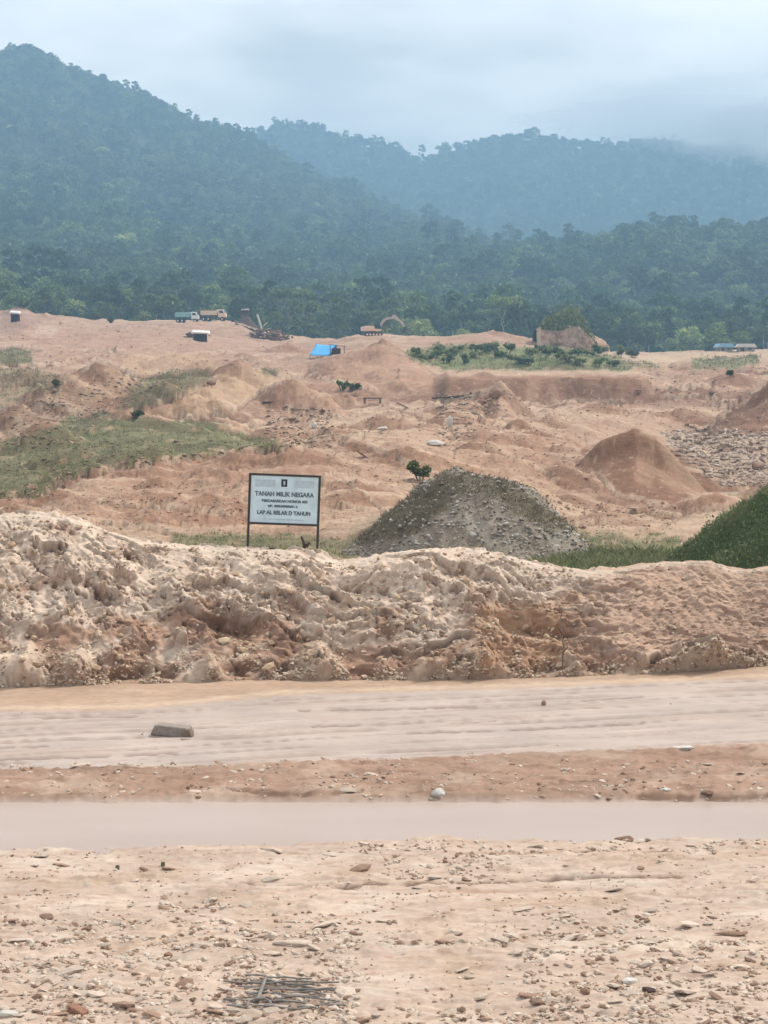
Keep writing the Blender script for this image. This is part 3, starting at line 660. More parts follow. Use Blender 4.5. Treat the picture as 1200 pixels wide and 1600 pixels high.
for q0, w_, dd, sd_ in ((25.6, .05, .03, 1), (26.2, .035, .02, 2), (27.3, .05, .03, 3), (28.2, .04, .022, 4), (29.2, .06, .03, 5), (30.0, .04, .02, 6), (26.8, .03, .015, 7), (28.7, .03, .02, 8), (24.9, .04, .02, 9), (27.7, .03, .03, 10), (26.5, .035, .03, 11), (29.7, .03, .02, 12)):
    pres = sstep(-0.16, 0.10, fbm(GX*0.3 + sd_*9, q*0.4 + sd_*5, 3, 50 + sd_)); dd = dd*1.5
    line = np.exp(-((q - q0)/w_)**2)*pres
    rut += line; GZ -= mud*line*dd; GZ += mud*np.exp(-((q - q0 - 2*w_)/w_)**2)*pres*dd*0.7
q2 = GY - 0.02*GX + 0.12*fbm(GX*0.4, GY*0.4, 3, 15)
rut2 = np.zeros(GU.shape)
for q0, w_, dd in ((20.75, .05, .05), (21.15, .04, .02), (20.1, .05, .025), (18.6, .06, .02), (22.0, .04, .02)):
    pres = sstep(-0.1, 0.25, fbm(GX*0.35 + q0*9, q2*0.3, 3, 70))
    line = np.exp(-((q2 - q0)/w_)**2)*pres
    rut2 += line; GZ -= grav*line*dd*0.6
GZ -= pud*0.07
GC = np.zeros(GU.shape + (3,)) + np.array(alb(224, 200, 178))
n1 = fbm(gpx/160, gpy/34, 5, 77, 0.6)
GC = blend(GC, grav*sstep(0.02, 0.4, n1)*0.7, alb(238, 222, 200)); GC = blend(GC, grav*sstep(0.05, 0.4, -n1)*0.7, alb(212, 184, 156))
GC = blend(GC, grav*sstep(0.3, 1, clod)*patch*0.35, alb(232, 214, 190))
fl_ = fbm(GX*2.6, GY*11, 5, 177, 0.62); GC = blend(GC, grav*sstep(.1, .4, -fl_)*0.6, alb(186, 154, 130)); GC = blend(GC, grav*sstep(.1, .4, fl_)*0.4, alb(240, 224, 204))
GC = blend(GC, grav*np.clip(rut2, 0, 1)*0.7, alb(180, 146, 118))
bank = sstep(-6, 6, gpy - bot_mud + gw)*sstep(-2, 2, far_edge - gpy)
GC = blend(GC, bank, alb(188, 156, 132)); GC = blend(GC, bank*sstep(.1, .35, fbm(GX*1.6, GY*7, 4, 191, .6))*.7, alb(150, 118, 96)); GC = blend(GC, bank*sstep(0.0, 0.4, n1 + .5*big)*0.6, alb(214, 190, 166)); GC = blend(GC, bank*sstep(0.1, 0.4, -big)*0.5, alb(168, 134, 110))
GC = blend(GC, mud, alb(216, 197, 180)); GC = blend(GC, mud*sstep(0.0, 0.35, fbm(GX*0.25, q*2.2, 4, 33))*0.6, alb(230, 212, 196)); GC = blend(GC, mud*np.clip(rut, 0, 1)*0.85, alb(150, 122, 102)); ms_ = fbm(GX*0.35 + 9, q*5, 5, 181, .62); GC = blend(GC, mud*sstep(.12, .34, ms_)*.6, alb(176, 148, 128)); GC = blend(GC, mud*sstep(.15, .4, -ms_)*.4, alb(236, 218, 202))
GC = blend(GC, mud*sstep(0.1, 0.4, fbm(GX*0.3, q*1.6, 4, 36))*0.5, alb(204, 178, 154))
GC = blend(GC, backs, alb(206, 176, 148)); GC = blend(GC, backs*sstep(0, .4, fbm(GX*.6, GY*2, 4, 39))*0.5, alb(226, 200, 172))
GC = blend(GC, backs*sstep(6, 0, np.abs(top_mud - gpy - 4 + gw*.4))*0.7, alb(238, 214, 184))
GC = blend(GC, pud, alb(214, 196, 180))
# damp rims of the puddle
GC = blend(GC, sstep(7, 0, np.abs(gpy - near_edge))*0.3, alb(196, 172, 150))
for pl_, wd_ in (([(0, 1188), (140, 1184), (270, 1178)], 2.6), ([(470, 1111), (600, 1109), (740, 1106)], 2.4), ([(890, 1097), (1000, 1090)], 2.2), ([(640, 1147), (830, 1140), (1000, 1131)], 2.6), ([(70, 1123), (210, 1121)], 2.2), ([(0, 1169), (70, 1167)], 2.2),
    ([(490, 1136), (560, 1134)], 2.2), ([(700, 1132), (770, 1128)], 2.0), ([(560, 1384), (700, 1380), (900, 1372), (1060, 1374)], 2.8), ([(380, 1383), (560, 1388)], 2.2), ([(1000, 1247), (1100, 1249), (1200, 1247)], 2.6), ([(860, 1229), (960, 1228)], 2.4), ([(410, 1096), (500, 1093)], 2), ([(100, 1205), (240, 1207)], 2.4), ([(350, 1240), (430, 1246), (560, 1244)], 2.8)):
    P_ = np.array(pl_, float); d_ = np.full(gpx.shape, 1e9); yy_ = gpy + 1.6*fbm(gpx/25, gpy*0 + P_[0, 1], 3, 401)
    for i in range(len(P_) - 1):
        ax, ay = P_[i]; bx, by = P_[i + 1]; t_ = np.clip(((gpx - ax)*(bx - ax) + (yy_ - ay)*(by - ay))/((bx - ax)**2 + (by - ay)**2), 0, 1)
        d_ = np.minimum(d_, np.hypot((gpx - ax - t_*(bx - ax))*.25, yy_ - ay - t_*(by - ay)))
    m_ = sstep(wd_, wd_*.3, d_)*sstep(-.4, .0, fbm(gpx/40, gpy*0 + P_[0, 1]*3, 2, 402)); GC = blend(GC, m_*.85, alb(134, 106, 86)); GZ -= m_*.025
GC = GC*np.array([0.99, 1.01, 1.02]); GC = blend(GC, mud*.35, alb(206, 194, 184))
GW = np.clip(mud*0.8 + pud, 0, 1)
road = mesh_np('dirt_road', np.stack([GX, GY, GZ], -1).reshape(-1, 3), grid_faces(*GU.shape), M_ground, None, GC.reshape(-1, 3), GW.ravel(), smooth=True)
tag(road, kind='structure')
def road_z(X, Y):
    i = int(np.clip(np.interp(Y, gy_, np.arange(len(gy_))), 0, len(gy_) - 1)); j = int(np.argmin(np.abs(gu_ - X/Y)))
    return float(GZ[i, j])
# muddy water sheet
m, t, p = new_mat('muddy_water'); N = t.nodes.new; L = t.links.new
tcw = N('ShaderNodeTexCoord'); mpw = N('ShaderNodeMapping'); mpw.inputs['Scale'].default_value = (0.25, 1.2, 1)
nw = N('ShaderNodeTexNoise'); nw.inputs['Scale'].default_value = 0.8; nw.inputs['Detail'].default_value = 4
L(tcw.outputs['Object'], mpw.inputs[0]); L(mpw.outputs[0], nw.inputs['Vector'])
rw = N('ShaderNodeValToRGB'); rw.color_ramp.elements[0].position = .35; rw.color_ramp.elements[0].color = (*alb(208, 190, 176), 1); rw.color_ramp.elements[1].position = .65; rw.color_ramp.elements[1].color = (*alb(216, 199, 185), 1)
L(nw.outputs['Fac'], rw.inputs['Fac']); L(rw.outputs[0], p.inputs['Base Color']); p.inputs['Roughness'].default_value = 0.3; p.inputs['IOR'].default_value = 1.33
p.inputs['Specular IOR Level'].default_value = 0.28
ya, yb = float(Yflat(1345)), float(Yflat(1243))
b = MB()
vs = [b.bm.verts.new(c) for c in ((-24, ya, -0.028), (24, ya, -0.028), (24, yb, -0.028), (-24, yb, -0.028))]
b.bm.faces.new(vs)
water = b.build('puddle_water', m); tag(water, kind='structure')

# ================================================================== roadside earth bank
crest_px = [-260, 0, 60, 120, 180, 230, 290, 390, 430, 470, 495, 540, 600, 660, 750, 800, 850, 900, 960, 1000, 1050, 1110, 1140, 1165, 1200, 1460]
crest_row = [812, 808, 806, 815, 835, 850, 857, 858, 860, 868, 874, 881, 868, 862, 860, 876, 886, 891, 894, 886, 881, 878, 889, 894, 888, 880]
foot_px = [-260, 0, 200, 420, 700, 1000, 1200, 1460]; foot_row = [1078, 1076, 1070, 1064, 1064, 1056, 1042, 1030]
nS, nT = 820, 250
bu = uspread(0.26, nS - 88, 0.8)
tv = np.concatenate([np.linspace(-0.06, 1, 200, endpoint=False), np.linspace(1, 2.0, 50)])
BU, BT = np.meshgrid(bu, tv)
BPX = 600 + BU*F
crow = np.interp(BPX, crest_px, crest_row) ; frow = np.interp(BPX, foot_px, foot_row)
Yc = 35.3 + 0.15*fbm(BPX/90, BPX*0, 3, 4)
zc = zrow(crow, Yc)
yf = Yflat(frow)
tt = np.clip(BT, -0.06, 1)
prof = np.interp(tt, [-0.06, 0, 0.10, 0.3, 0.55, 0.8, 0.93, 1.0], [-0.05, 0.0, 0.13, 0.34, 0.58, 0.81, 0.945, 1.0])
BY = yf + (Yc - yf)*tt; BZ = zc*prof
bt2 = np.clip(BT - 1, 0, 1)
BY = BY + bt2*3.6; BZ = BZ - np.interp(bt2, [0, 0.12, 0.35, 1.0], [0, 0.05, 0.12, 1.0])*np.where(bt2 < .351, 1, 1)*(np.where(bt2 < 0.35, 1, 1))*1.25*np.where(bt2 > 0, 1, 0)
BX = BU*BY
S = BX; T = BT*3.4
# crumbled face: diagonal clumps, clods, undercuts
wx = 0.35*fbm(S*0.9, T*0.9, 3, 101); wt_ = 0.35*fbm(S*0.9 + 9, T*0.9, 3, 102)
big = fbm(S*0.65 + wx, T*1.0 + wt_, 4, 110, 0.55)
dS = S*0.80 - T*0.60; dT = S*0.60 + T*0.80
patchy = sstep(-0.15, 0.25, fbm(S*0.8 + 7, T*0.9, 3, 99))
rid = ridged(dS*0.8 + wx, dT*2.7 + wt_, 5, 120, 0.6)
w1, w2, wid = worley(dS*1.7 + wx*2, dT*4.0 + wt_*2, 33)
lump = np.sqrt(np.clip(1 - (w1*1.35)**2, 0, 1))*(0.35 + 0.65*wid)
x1, x2, xid = worley(dS*4.5 + wx*4, dT*10 + wt_*4, 35)
lump2 = np.sqrt(np.clip(1 - (x1*1.4)**2, 0, 1))*(xid > 0.45)
fine = fbm(S*9, T*13, 4, 130, 0.6)
onface = sstep(-0.02, 0.06, BT)*(1 - sstep(1.15, 1.6, BT))
# zones: right part is smoother brown earth; left top smoother pale
smooth_r = sstep(860, 1010, BPX + 30*fbm(S, T, 2, 7))*sstep(0.12, 0.3, BT)
calm = 1 - 0.72*smooth_r
# recess band (undercut) in the lower half
bandc = 0.40 + 0.10*fbm(S*0.35, S*0, 3, 140) + 0.05*np.sin(S*0.9)
bandp = sstep(-0.05, 0.2, fbm(S*0.5 + 5, T*0.3, 3, 141))
bnd = np.exp(-((BT - bandc)/0.075)**2)*bandp*(1 - smooth_r)
low = np.exp(-((BT - 0.055)/0.035)**2)*sstep(-0.12, 0.2, fbm(S*0.8 + 3, S*0, 3, 143))*(1 - 0.8*smooth_r)
hol = sstep(0.30, 0.62, fbm(dS*1.5 + 4 + wx, dT*2.2 + wt_, 3, 147))*(BT < 0.95)
def ledge(ph, sharp=0.10):
    f = ph - np.floor(ph); return np.where(f < sharp, f/sharp, 1 - (f - sharp)/(1 - sharp))
ph1 = T*0.95 + S*0.34 + 1.5*fbm(S*0.55, T*0.8, 4, 171, 0.5)
ph2 = T*2.6 + S*1.3 + 2.2*fbm(S*1.1, T*1.5, 4, 172, 0.55)
ph3 = T*6.5 + S*3.6 + 2.6*fbm(S*2.2, T*3.5, 3, 173, 0.55)
m1 = sstep(-0.15, 0.25, fbm(S*0.5, T*0.6, 3, 174)); m2 = sstep(-0.1, 0.25, fbm(S*1.0, T*1.3, 3, 175)); m3 = sstep(0.0, 0.3, fbm(S*1.8, T*2.2, 3, 176))
led = 0.26*ledge(ph1, .07)*m1 + 0.13*ledge(ph2, .12)*m2 + 0.065*ledge(ph3, .2)*m3
fan = np.zeros(S.shape)
for fp_, fw_, fh_ in ((495, .75, .34), (60, .6, .22), (140, .4, .26), (745, .8, .28), (655, .3, .16), (330, .5, .16), (880, .4, .2), (1100, 1.4, .16), (250, .3, .2)):
    fs_ = (fp_ - 600)/F*33.0; fan = np.maximum(fan, np.clip(1 - np.abs(S - fs_)/fw_*(1 + .3*big) - BT/fh_*0.9, 0, 1)*fw_*0.75)
disp = onface*(0.26*big*calm + led*calm + 0.05*rid*calm + 0.05*lump*calm*patchy + 0.06*lump2*(0.25 + 0.75*calm)*patchy + 0.045*fine) - onface*(0.40*bnd + 0.26*low + 0.10*hol*calm) + fan*onface
pn1 = fbm(dS*2.2 + wx, dT*6.0 + wt_, 4, 321, .58); pn2 = fbm(dS*5 + 3, dT*11, 3, 322, .55)
pits = (sstep(.26, .36, pn1) + .6*sstep(.30, .40, pn2))*sstep(-.25, .1, fbm(S*.8, T*.9, 3, 323))*(0.35 + .65*calm)*(BT < .97)
disp = disp - onface*0.13*np.clip(pits, 0, 1.2)
prow = 1 - 0.72*np.exp(-((BT - 1.0)/0.10)**2)     # keep the skyline of the crest near its line
disp = disp*prow
gul = onface*0.05*ridged(S*3.2 + T*1.2, T*0.5, 3, 150)*smooth_r
disp = disp + gul
nY, nZ = -0.66, 0.75
BYd = BY + disp*nY; BZd = BZ + disp*nZ*0.9; BXd = BX + 0.5*disp*0.35
BZd = np.where(BT < 0, BZ - 0.03, BZd)
bpx, bprow = proj(BXd, BYd, BZd)
BC = np.zeros(BU.shape + (3,)) + np.array(alb(224, 194, 168))
nb = fbm(S*0.7, T*1.3, 5, 160, 0.6)
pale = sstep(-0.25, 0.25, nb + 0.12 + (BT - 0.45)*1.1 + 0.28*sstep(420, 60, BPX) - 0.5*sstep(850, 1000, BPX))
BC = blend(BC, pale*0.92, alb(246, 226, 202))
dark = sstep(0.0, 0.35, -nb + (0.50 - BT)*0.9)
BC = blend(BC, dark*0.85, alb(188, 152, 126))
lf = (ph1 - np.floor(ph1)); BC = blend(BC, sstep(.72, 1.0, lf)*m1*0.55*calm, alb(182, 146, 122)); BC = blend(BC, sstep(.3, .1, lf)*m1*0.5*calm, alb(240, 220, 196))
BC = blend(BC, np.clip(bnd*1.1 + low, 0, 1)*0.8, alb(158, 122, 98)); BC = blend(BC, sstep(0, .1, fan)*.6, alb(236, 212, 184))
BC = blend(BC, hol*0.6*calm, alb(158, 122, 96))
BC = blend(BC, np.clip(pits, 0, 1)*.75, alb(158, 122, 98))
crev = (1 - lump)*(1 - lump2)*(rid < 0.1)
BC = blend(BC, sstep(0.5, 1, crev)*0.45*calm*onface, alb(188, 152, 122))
BC = blend(BC, smooth_r*0.85, alb(212, 180, 154)); BC = blend(BC, smooth_r*sstep(0.1, .5, nb)*.5, alb(222, 190, 160))
BC = blend(BC, sstep(0.09, 0.02, BT)*(BPX > 840)*0.6, alb(226, 202, 174))
BC = blend(BC, np.exp(-((BT - 1.0)/0.035)**2)*0.7, alb(246, 229, 206))
BC = blend(BC, sstep(730, 760, bpx)*sstep(900, 860, bpx)*sstep(930, 950, bprow)*sstep(1060, 1035, bprow)*0.8, alb(206, 166, 130))
BC = blend(BC, sstep(1.25, 1.5, BT)*0.8, alb(176, 160, 122))
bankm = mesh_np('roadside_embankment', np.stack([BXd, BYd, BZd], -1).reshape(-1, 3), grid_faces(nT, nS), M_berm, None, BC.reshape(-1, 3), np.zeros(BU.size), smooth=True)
tag(bankm, kind='structure')
def bank_point(px, frac):
    j = int(np.argmin(np.abs(bu - (px - 600)/F))); i = int(np.argmin(np.abs(tv - frac)))
    return Vector((float(BXd[i, j]), float(BYd[i, j]), float(BZd[i, j])))
def bank_top(X, Y):
    j = int(np.argmin(np.abs(bu - X/Y)))
    col = BYd[200:, j]; i = int(np.argmin(np.abs(col - Y))) + 200
    return float(BZd[i, j])

# ================================================================== rocks
def rock_mesh(name, seed, mat, sub=1, flat=0.6):
    rnd = random.Random(seed)
    bm = bmesh.new(); bmesh.ops.create_icosphere(bm, subdivisions=sub, radius=0.5)
    ax = [rnd.uniform(0.75, 1.3), rnd.uniform(0.6, 1.0), flat*rnd.uniform(0.8, 1.2)]
    off = Vector((rnd.random()*9, rnd.random()*9, rnd.random()*9))
    planes = [(Vector((rnd.uniform(-1, 1), rnd.uniform(-1, 1), rnd.uniform(-0.6, 1))).normalized(), rnd.uniform(0.28, 0.42)) for _ in range(6)]
    for v in bm.verts:
        for n_, d_ in planes:
            k = v.co.dot(n_)
            if k > d_: v.co -= n_*(k - d_)*0.9
        v.co *= 1 + rnd.uniform(-0.08, 0.08)
        v.co.x *= ax[0]; v.co.y *= ax[1]; v.co.z *= ax[2]
    me = bpy.data.meshes.new(name); bm.to_mesh(me); bm.free(); me.materials.append(mat)
    return me
RK_pale = [rock_mesh('stone', i, M_stone_pale, 1, 0.5) for i in range(5)]
RK_brown = [rock_mesh('stone', 20 + i, M_stone_brown, 1, 0.5) for i in range(5)]
ICO = bmesh.new(); bmesh.ops.create_icosphere(ICO, subdivisions=1, radius=0.5)
ICO_V = np.array([v.co[:] for v in ICO.verts]); ICO_F = np.array([[v.index for v in f.verts] for f in ICO.faces]); ICO.free()
def scatter_rocks(name, P, size, cols, mat, parent=None, flat=0.55, seed=1):
    """many small angular stones joined into one real mesh (20 triangles each)"""
    r = np.random.default_rng(seed); n = len(P)
    ph = (1 + 5**.5)/2
    V0 = np.array([(-1, ph, 0), (1, ph, 0), (-1, -ph, 0), (1, -ph, 0), (0, -1, ph), (0, 1, ph), (0, -1, -ph), (0, 1, -ph), (ph, 0, -1), (ph, 0, 1), (-ph, 0, -1), (-ph, 0, 1)])/ (2*1.9)
    F0 = np.array([(0, 11, 5), (0, 5, 1), (0, 1, 7), (0, 7, 10), (0, 10, 11), (1, 5, 9), (5, 11, 4), (11, 10, 2), (10, 7, 6), (7, 1, 8), (3, 9, 4), (3, 4, 2), (3, 2, 6), (3, 6, 8), (3, 8, 9), (4, 9, 5), (2, 4, 11), (6, 2, 10), (8, 6, 7), (9, 8, 1)])
    V = V0[None]*r.uniform(0.65, 1.25, (n, 12, 1))
    V = V*np.stack([r.uniform(0.8, 1.5, n), r.uniform(0.6, 1.0, n), flat*r.uniform(0.7, 1.3, n)], -1)[:, None, :]
    a = r.uniform(0, 6.28, n); ca, sa = np.cos(a)[:, None], np.sin(a)[:, None]
    x = V[..., 0]*ca - V[..., 1]*sa; y = V[..., 0]*sa + V[..., 1]*ca
    tl = r.uniform(-0.4, 0.4, n)[:, None]; z = V[..., 2] + x*tl
    V = np.stack([x, y, z], -1)*np.asarray(size)[:, None, None] + np.asarray(P)[:, None, :]
    Fq = (F0[None] + 12*np.arange(n)[:, None, None]).reshape(-1, 3)
    c = np.repeat(np.asarray(cols)[:, None, :], 12, 1).reshape(-1, 3)
    o = mesh_np(name, V.reshape(-1, 3), Fq, mat, parent, c, nv=3)
    return tag(o, kind='stuff')
def stone_cols(n, a, b, seed):
    r = np.random.default_rng(seed); t = r.random((n, 1)); return np.array(a)*(1 - t) + np.array(b)*t

# ---- stones of the road: the largest one by one, the rest joined
def density(px, row):
    d = 0.15
    if row > 1330: d = 0.30
    if row > 1470: d = 0.75
    if px < 620 and row > 1440: d = 1.0
    if px > 800 and row > 1490: d = 1.0
    if 250 < px < 360 and 1400 < row < 1450: d = .9
    if 820 < px < 1010 and 1420 < row < 1480: d = .8
    if 560 < px < 820 and 1480 < row < 1580: d = 0.12
    if 1195 < row <= 1250: d = 0.5
    if 1300 < row < 1335 and px > 560: d = 1.0
    if 1310 < row < 1380 and 600 < px < 800: d = .9
    if 1252 < row < 1300: d = 0.0
    if row < 1195: d = 0.02
    return d
rr = random.Random(5)
placed = 0
while placed < 285:
    px = rr.uniform(-40, 1240); row = 1180 + 430*rr.random()**0.7
    if rr.random() > density(px, row) or 1246 < row < 1318: continue
    Y = float(Yflat(row)); p0 = at(px, row, Y)
    s = rr.choice([0.06, 0.08, 0.10, 0.13, 0.17])*rr.uniform(0.8, 1.2)
    if row < 1260: s *= 1.2
    o = bpy.data.objects.new('stone', rr.choice(RK_pale if rr.random() < 0.8 else RK_brown)); link(o, road)
    o.location = (p0.x, Y, road_z(p0.x, Y) + s*0.08); o.scale = (s*rr.uniform(1, 1.9), s, s*rr.uniform(0.45, .8)); o.rotation_euler = (rr.uniform(-.3, .3), rr.uniform(-.3, .3), rr.uniform(-0.7, 0.7))
    placed += 1
P = []; Sz = []
while len(P) < 9500:
    px = rr.uniform(-120, 1320); row = 1065 + 560*rr.random()**0.75
    d = density(px, row)
    nz = float(perlin(np.array([px/70.0]), np.array([row/16.0]), 5)[0])
    if rr.random() > d*(1.3 if nz > 0 else 0.15): continue
    if 1251 < row < 1314: continue
    Y = float(Yflat(row)); p0 = at(px, row, Y)
    P.append((p0.x, Y, road_z(p0.x, Y) + 0.003)); Sz.append(rr.choice([0.02, 0.03, 0.04, 0.055, 0.08])*rr.uniform(.8, 1.2)*(1 if d > .4 else .6))
cols = np.where(RNG.random((len(P), 1)) < 0.66, stone_cols(len(P), alb(220, 198, 172), alb(244, 230, 210), 3), stone_cols(len(P), alb(150, 118, 94), alb(196, 168, 142), 4))
scatter_rocks('pebbles', P, Sz, cols, M_stonea, road, 0.55, 6)

# ---- clods of the bank
n_c = 0
RK_clod = [rock_mesh('clod', 40 + i, plain_mat('clod_earth_%s' % 'abcd'[i], alb(236 - 7*i, 212 - 9*i, 180 - 10*i), 0.95, 0, 0.15, 10, 0.1, 0.5), 1, 0.75) for i in range(4)]
while n_c < 220:
    px = rr.uniform(-30, 1230); fr = rr.uniform(0.0, 0.98)
    if px > 900 and rr.random() < 0.75 and fr > .15: continue
    if fr > 0.2 and rr.random() < 0.3: continue
    p0 = bank_point(px, fr); s = rr.choice([0.08, 0.1, 0.14, 0.2])*rr.uniform(.8, 1.2)
    o = bpy.data.objects.new('clod', rr.choice(RK_clod)); link(o, bankm)
    o.location = p0 + Vector((0, -0.02, 0.02)); o.scale = (s*1.3, s, s); o.rotation_euler = (rr.uniform(-.5, .5), rr.uniform(-.6, .6), rr.uniform(0, 6.28))
    n_c += 1
P = []; Sz = []
for _ in range(12000):
    px = rr.uniform(-100, 1300); fr = abs(rr.gauss(0, 0.05)) if rr.random() < 0.35 else rr.uniform(0, 1.0)
    if px > 900 and fr > 0.1 and rr.random() < 0.7: continue
    if float(perlin(np.array([px/45.0]), np.array([fr*9]), 8)[0]) < -0.1: continue
    p0 = bank_point(px, fr); P.append((p0.x, p0.y - 0.01, p0.z)); Sz.append(rr.choice([0.03, 0.04, 0.05, 0.07])*rr.uniform(.8, 1.3))
cols = np.where(RNG.random((len(P), 1)) < 0.7, stone_cols(len(P), alb(226, 200, 168), alb(246, 230, 204), 5), stone_cols(len(P), alb(160, 124, 98), alb(204, 172, 142), 7))
scatter_rocks('crumbled_earth', P, Sz, cols, M_stonea, bankm, 0.75, 8)

# ---- rubble across the quarry
def field(name, poly, n, smin, smax, ca, cb, seed, Ymin=37, Ymax=470, flat=0.6, parent=terrain, dz=0.0):
    r = random.Random(seed); P_ = np.array(poly, float); x0, y0 = P_.min(0); x1, y1 = P_.max(0)
    pts = []; sz = []; tries = 0
    while len(pts) < n and tries < n*8:
        tries += 1
        px = r.uniform(x0, x1); row = r.uniform(y0, y1)
        if polymask(np.array([px]), np.array([row]), poly, 2, np.array([4*r.uniform(-1, 1)]))[0] < 0.5: continue
        h = quarry.hit(px, row, Ymin, Ymax)
        if h is None: continue
        s = r.uniform(smin, smax)*h.y/F*r.choice([0.6, 0.8, 1, 1.4])
        pts.append((h.x, h.y, h.z + dz*s)); sz.append(s)
    if not pts: return None
    return scatter_rocks(name, pts, sz, stone_cols(len(pts), ca, cb, seed), M_stonea, parent, flat, seed)
field('rubble', [(1030, 678), (1110, 668), (1210, 680), (1210, 760), (1130, 762), (1060, 715)], 1500, 4, 9, alb(150, 124, 104), alb(238, 220, 198), 31)
field('rubble', [(420, 640), (520, 640), (520, 700), (430, 700), (410, 670)], 420, 3, 7, alb(140, 112, 88), alb(226, 200, 172), 32)
field('rubble', [(680, 615), (820, 620), (760, 650), (740, 700), (690, 700)], 350, 3, 7, alb(150, 122, 98), alb(236, 212, 186), 33)
field('rubble', [(0, 770), (200, 760), (560, 740), (560, 860), (200, 860), (0, 800)], 900, 2.5, 5.5, alb(166, 130, 104), alb(226, 194, 164), 34)
field('rubble', [(500, 640), (900, 640), (960, 790), (560, 760), (480, 700)], 900, 2, 5, alb(160, 126, 100), alb(228, 196, 168), 35)
field('rubble', [(760, 780), (1060, 790), (1060, 840), (780, 840)], 400, 3, 8, alb(150, 122, 98), alb(236, 208, 178), 36)
field('rubble', [(0, 500), (260, 510), (470, 540), (470, 600), (0, 640)], 700, 1.5, 4, alb(150, 120, 96), alb(236, 208, 182), 37)
field('rubble', [(1000, 575), (1200, 570), (1200, 690), (1000, 670), (820, 630), (1000, 620)], 600, 1.5, 4.5, alb(150, 118, 94), alb(230, 200, 172), 38)
field('rubble', [(20, 640), (180, 590), (260, 600), (200, 640), (110, 700), (0, 700)], 450, 2.5, 6, alb(130, 104, 84), alb(214, 182, 152), 39)
field('rubble', [(0, 690), (440, 690), (330, 715), (150, 735), (80, 775), (0, 775)], 500, 2.5, 6, alb(120, 104, 78), alb(190, 164, 134), 40)

# ================================================================== gravel pile behind the bank
def mound(name, cx, row_top, Y, halfw_px, base_z, mat, colf, seed, nx=150, ny=110, depth=None, dispf=None, outline=None):
    c = at(cx, row_top, Y); hgt = c.z - base_z
    hw = halfw_px*Y/F; hd = depth or hw*0.85
    xs = np.linspace(-1.25, 1.25, nx); yy = np.linspace(-1.25, 1.25, ny); A, B = np.meshgrid(xs, yy)
    ang = np.arctan2(B, A); rad = np.hypot(A, B)*(1 + 0.10*fbm(np.cos(ang)*1.3 + seed, np.sin(ang)*1.3, 3, seed))
    h = np.interp(rad, [0, 0.2, 0.4, 0.65, 0.85, 1.0, 1.2], [1.0, 0.985, 0.84, 0.50, 0.22, 0.04, -0.12])
    X = c.x + A*hw; Yy = Y + B*hd; Z = base_z + hgt*h
    Z = Z + hgt*(0.17*fbm(A*2.4, B*2.4, 4, seed + 2) + 0.02*ridged(A*9, B*9, 3, seed + 3))*sstep(1.3, 0.9, rad)
    col = colf(A, B, rad, *proj(X, Yy, Z))
    o = mesh_np(name, np.stack([X, Yy, Z], -1).reshape(-1, 3), grid_faces(ny, nx), mat, None, col.reshape(-1, 3), np.zeros(A.size), smooth=True)
    return o, (X, Yy, Z, A, B, rad)
def gp_col(A, B, rad, px, py):
    C_ = np.zeros(A.shape + (3,)) + np.array(alb(172, 160, 142))
    n = fbm(A*4, B*4, 4, 5)
    C_ = blend(C_, sstep(-0.1, .3, n), alb(196, 186, 168))
    global GPD
    w = 9*fbm(px/22, py/12, 4, 6, .6)
    g = np.maximum(polymask(px, py, [(535, 850), (590, 800), (650, 762), (715, 738), (730, 770), (690, 800), (640, 838), (570, 850)], 6, w), polymask(px, py, [(765, 742), (820, 770), (900, 830), (860, 832), (800, 800), (775, 775)], 6, w))
    g = np.maximum(g, .6*polymask(px, py, [(680, 735), (800, 738), (812, 768), (775, 782), (740, 768), (715, 785), (690, 770)], 5, w)); g = np.maximum(g, sstep(0.0, 0.15, B)); GPD = g
    C_ = blend(C_, g*.9, alb(142, 132, 108))
    return C_
gpile, (gX, gY2, gZ2, gA, gB, gR) = mound('gravel_pile', 738, 742, 44.5, 212, 0.75, M_terr, gp_col, 3, depth=3.0)
tag(gpile, 'conical heap of grey gravel partly overgrown, just behind the roadside bank', 'gravel heap')
r = np.random.default_rng(4)
idx = r.choice(gX.size, 9000); fx = gX.ravel()[idx]; fy = gY2.ravel()[idx]; fz = gZ2.ravel()[idx]; fa = gA.ravel()[idx]; fr_ = gR.ravel()[idx]; fb = gB.ravel()[idx]
keep = (fr_ < 1.08) & (fb < 0.35) & ~((GPD.ravel()[idx] > .5) & (r.random(9000) < 0.6))
P = np.stack([fx, fy, fz + 0.01], -1)[keep]; n = len(P)
P[:, :2] += r.uniform(-0.03, 0.03, (n, 2))
cols = np.where(r.random((n, 1)) < 0.72, stone_cols(n, alb(190, 182, 168), alb(232, 225, 214), 9), stone_cols(n, alb(124, 112, 96), alb(160, 150, 136), 10))
scatter_rocks('gravel', P, r.choice([0.04, 0.055, 0.075, 0.10, .14], n, p=[.25, .3, .25, .15, .05]), cols, M_stonea, gpile, 0.7, 12)

# ---- vegetated mound at the right edge
def gm_col(A, B, rad, px, py):
    C_ = np.zeros(A.shape + (3,)) + np.array(alb(98, 116, 68)); n = fbm(A*4, B*4, 4, 6)
    return blend(C_, sstep(0.1, .5, n), alb(120, 122, 82))
gmound, (mX, mY, mZ, mA, mB, mR) = mound('green_mound', 1420, 690, 40.5, 400, 0.9, M_terr, gm_col, 8, depth=3.0)
tag(gmound, 'dark green overgrown earth mound at the far right behind the roadside bank', 'overgrown mound')

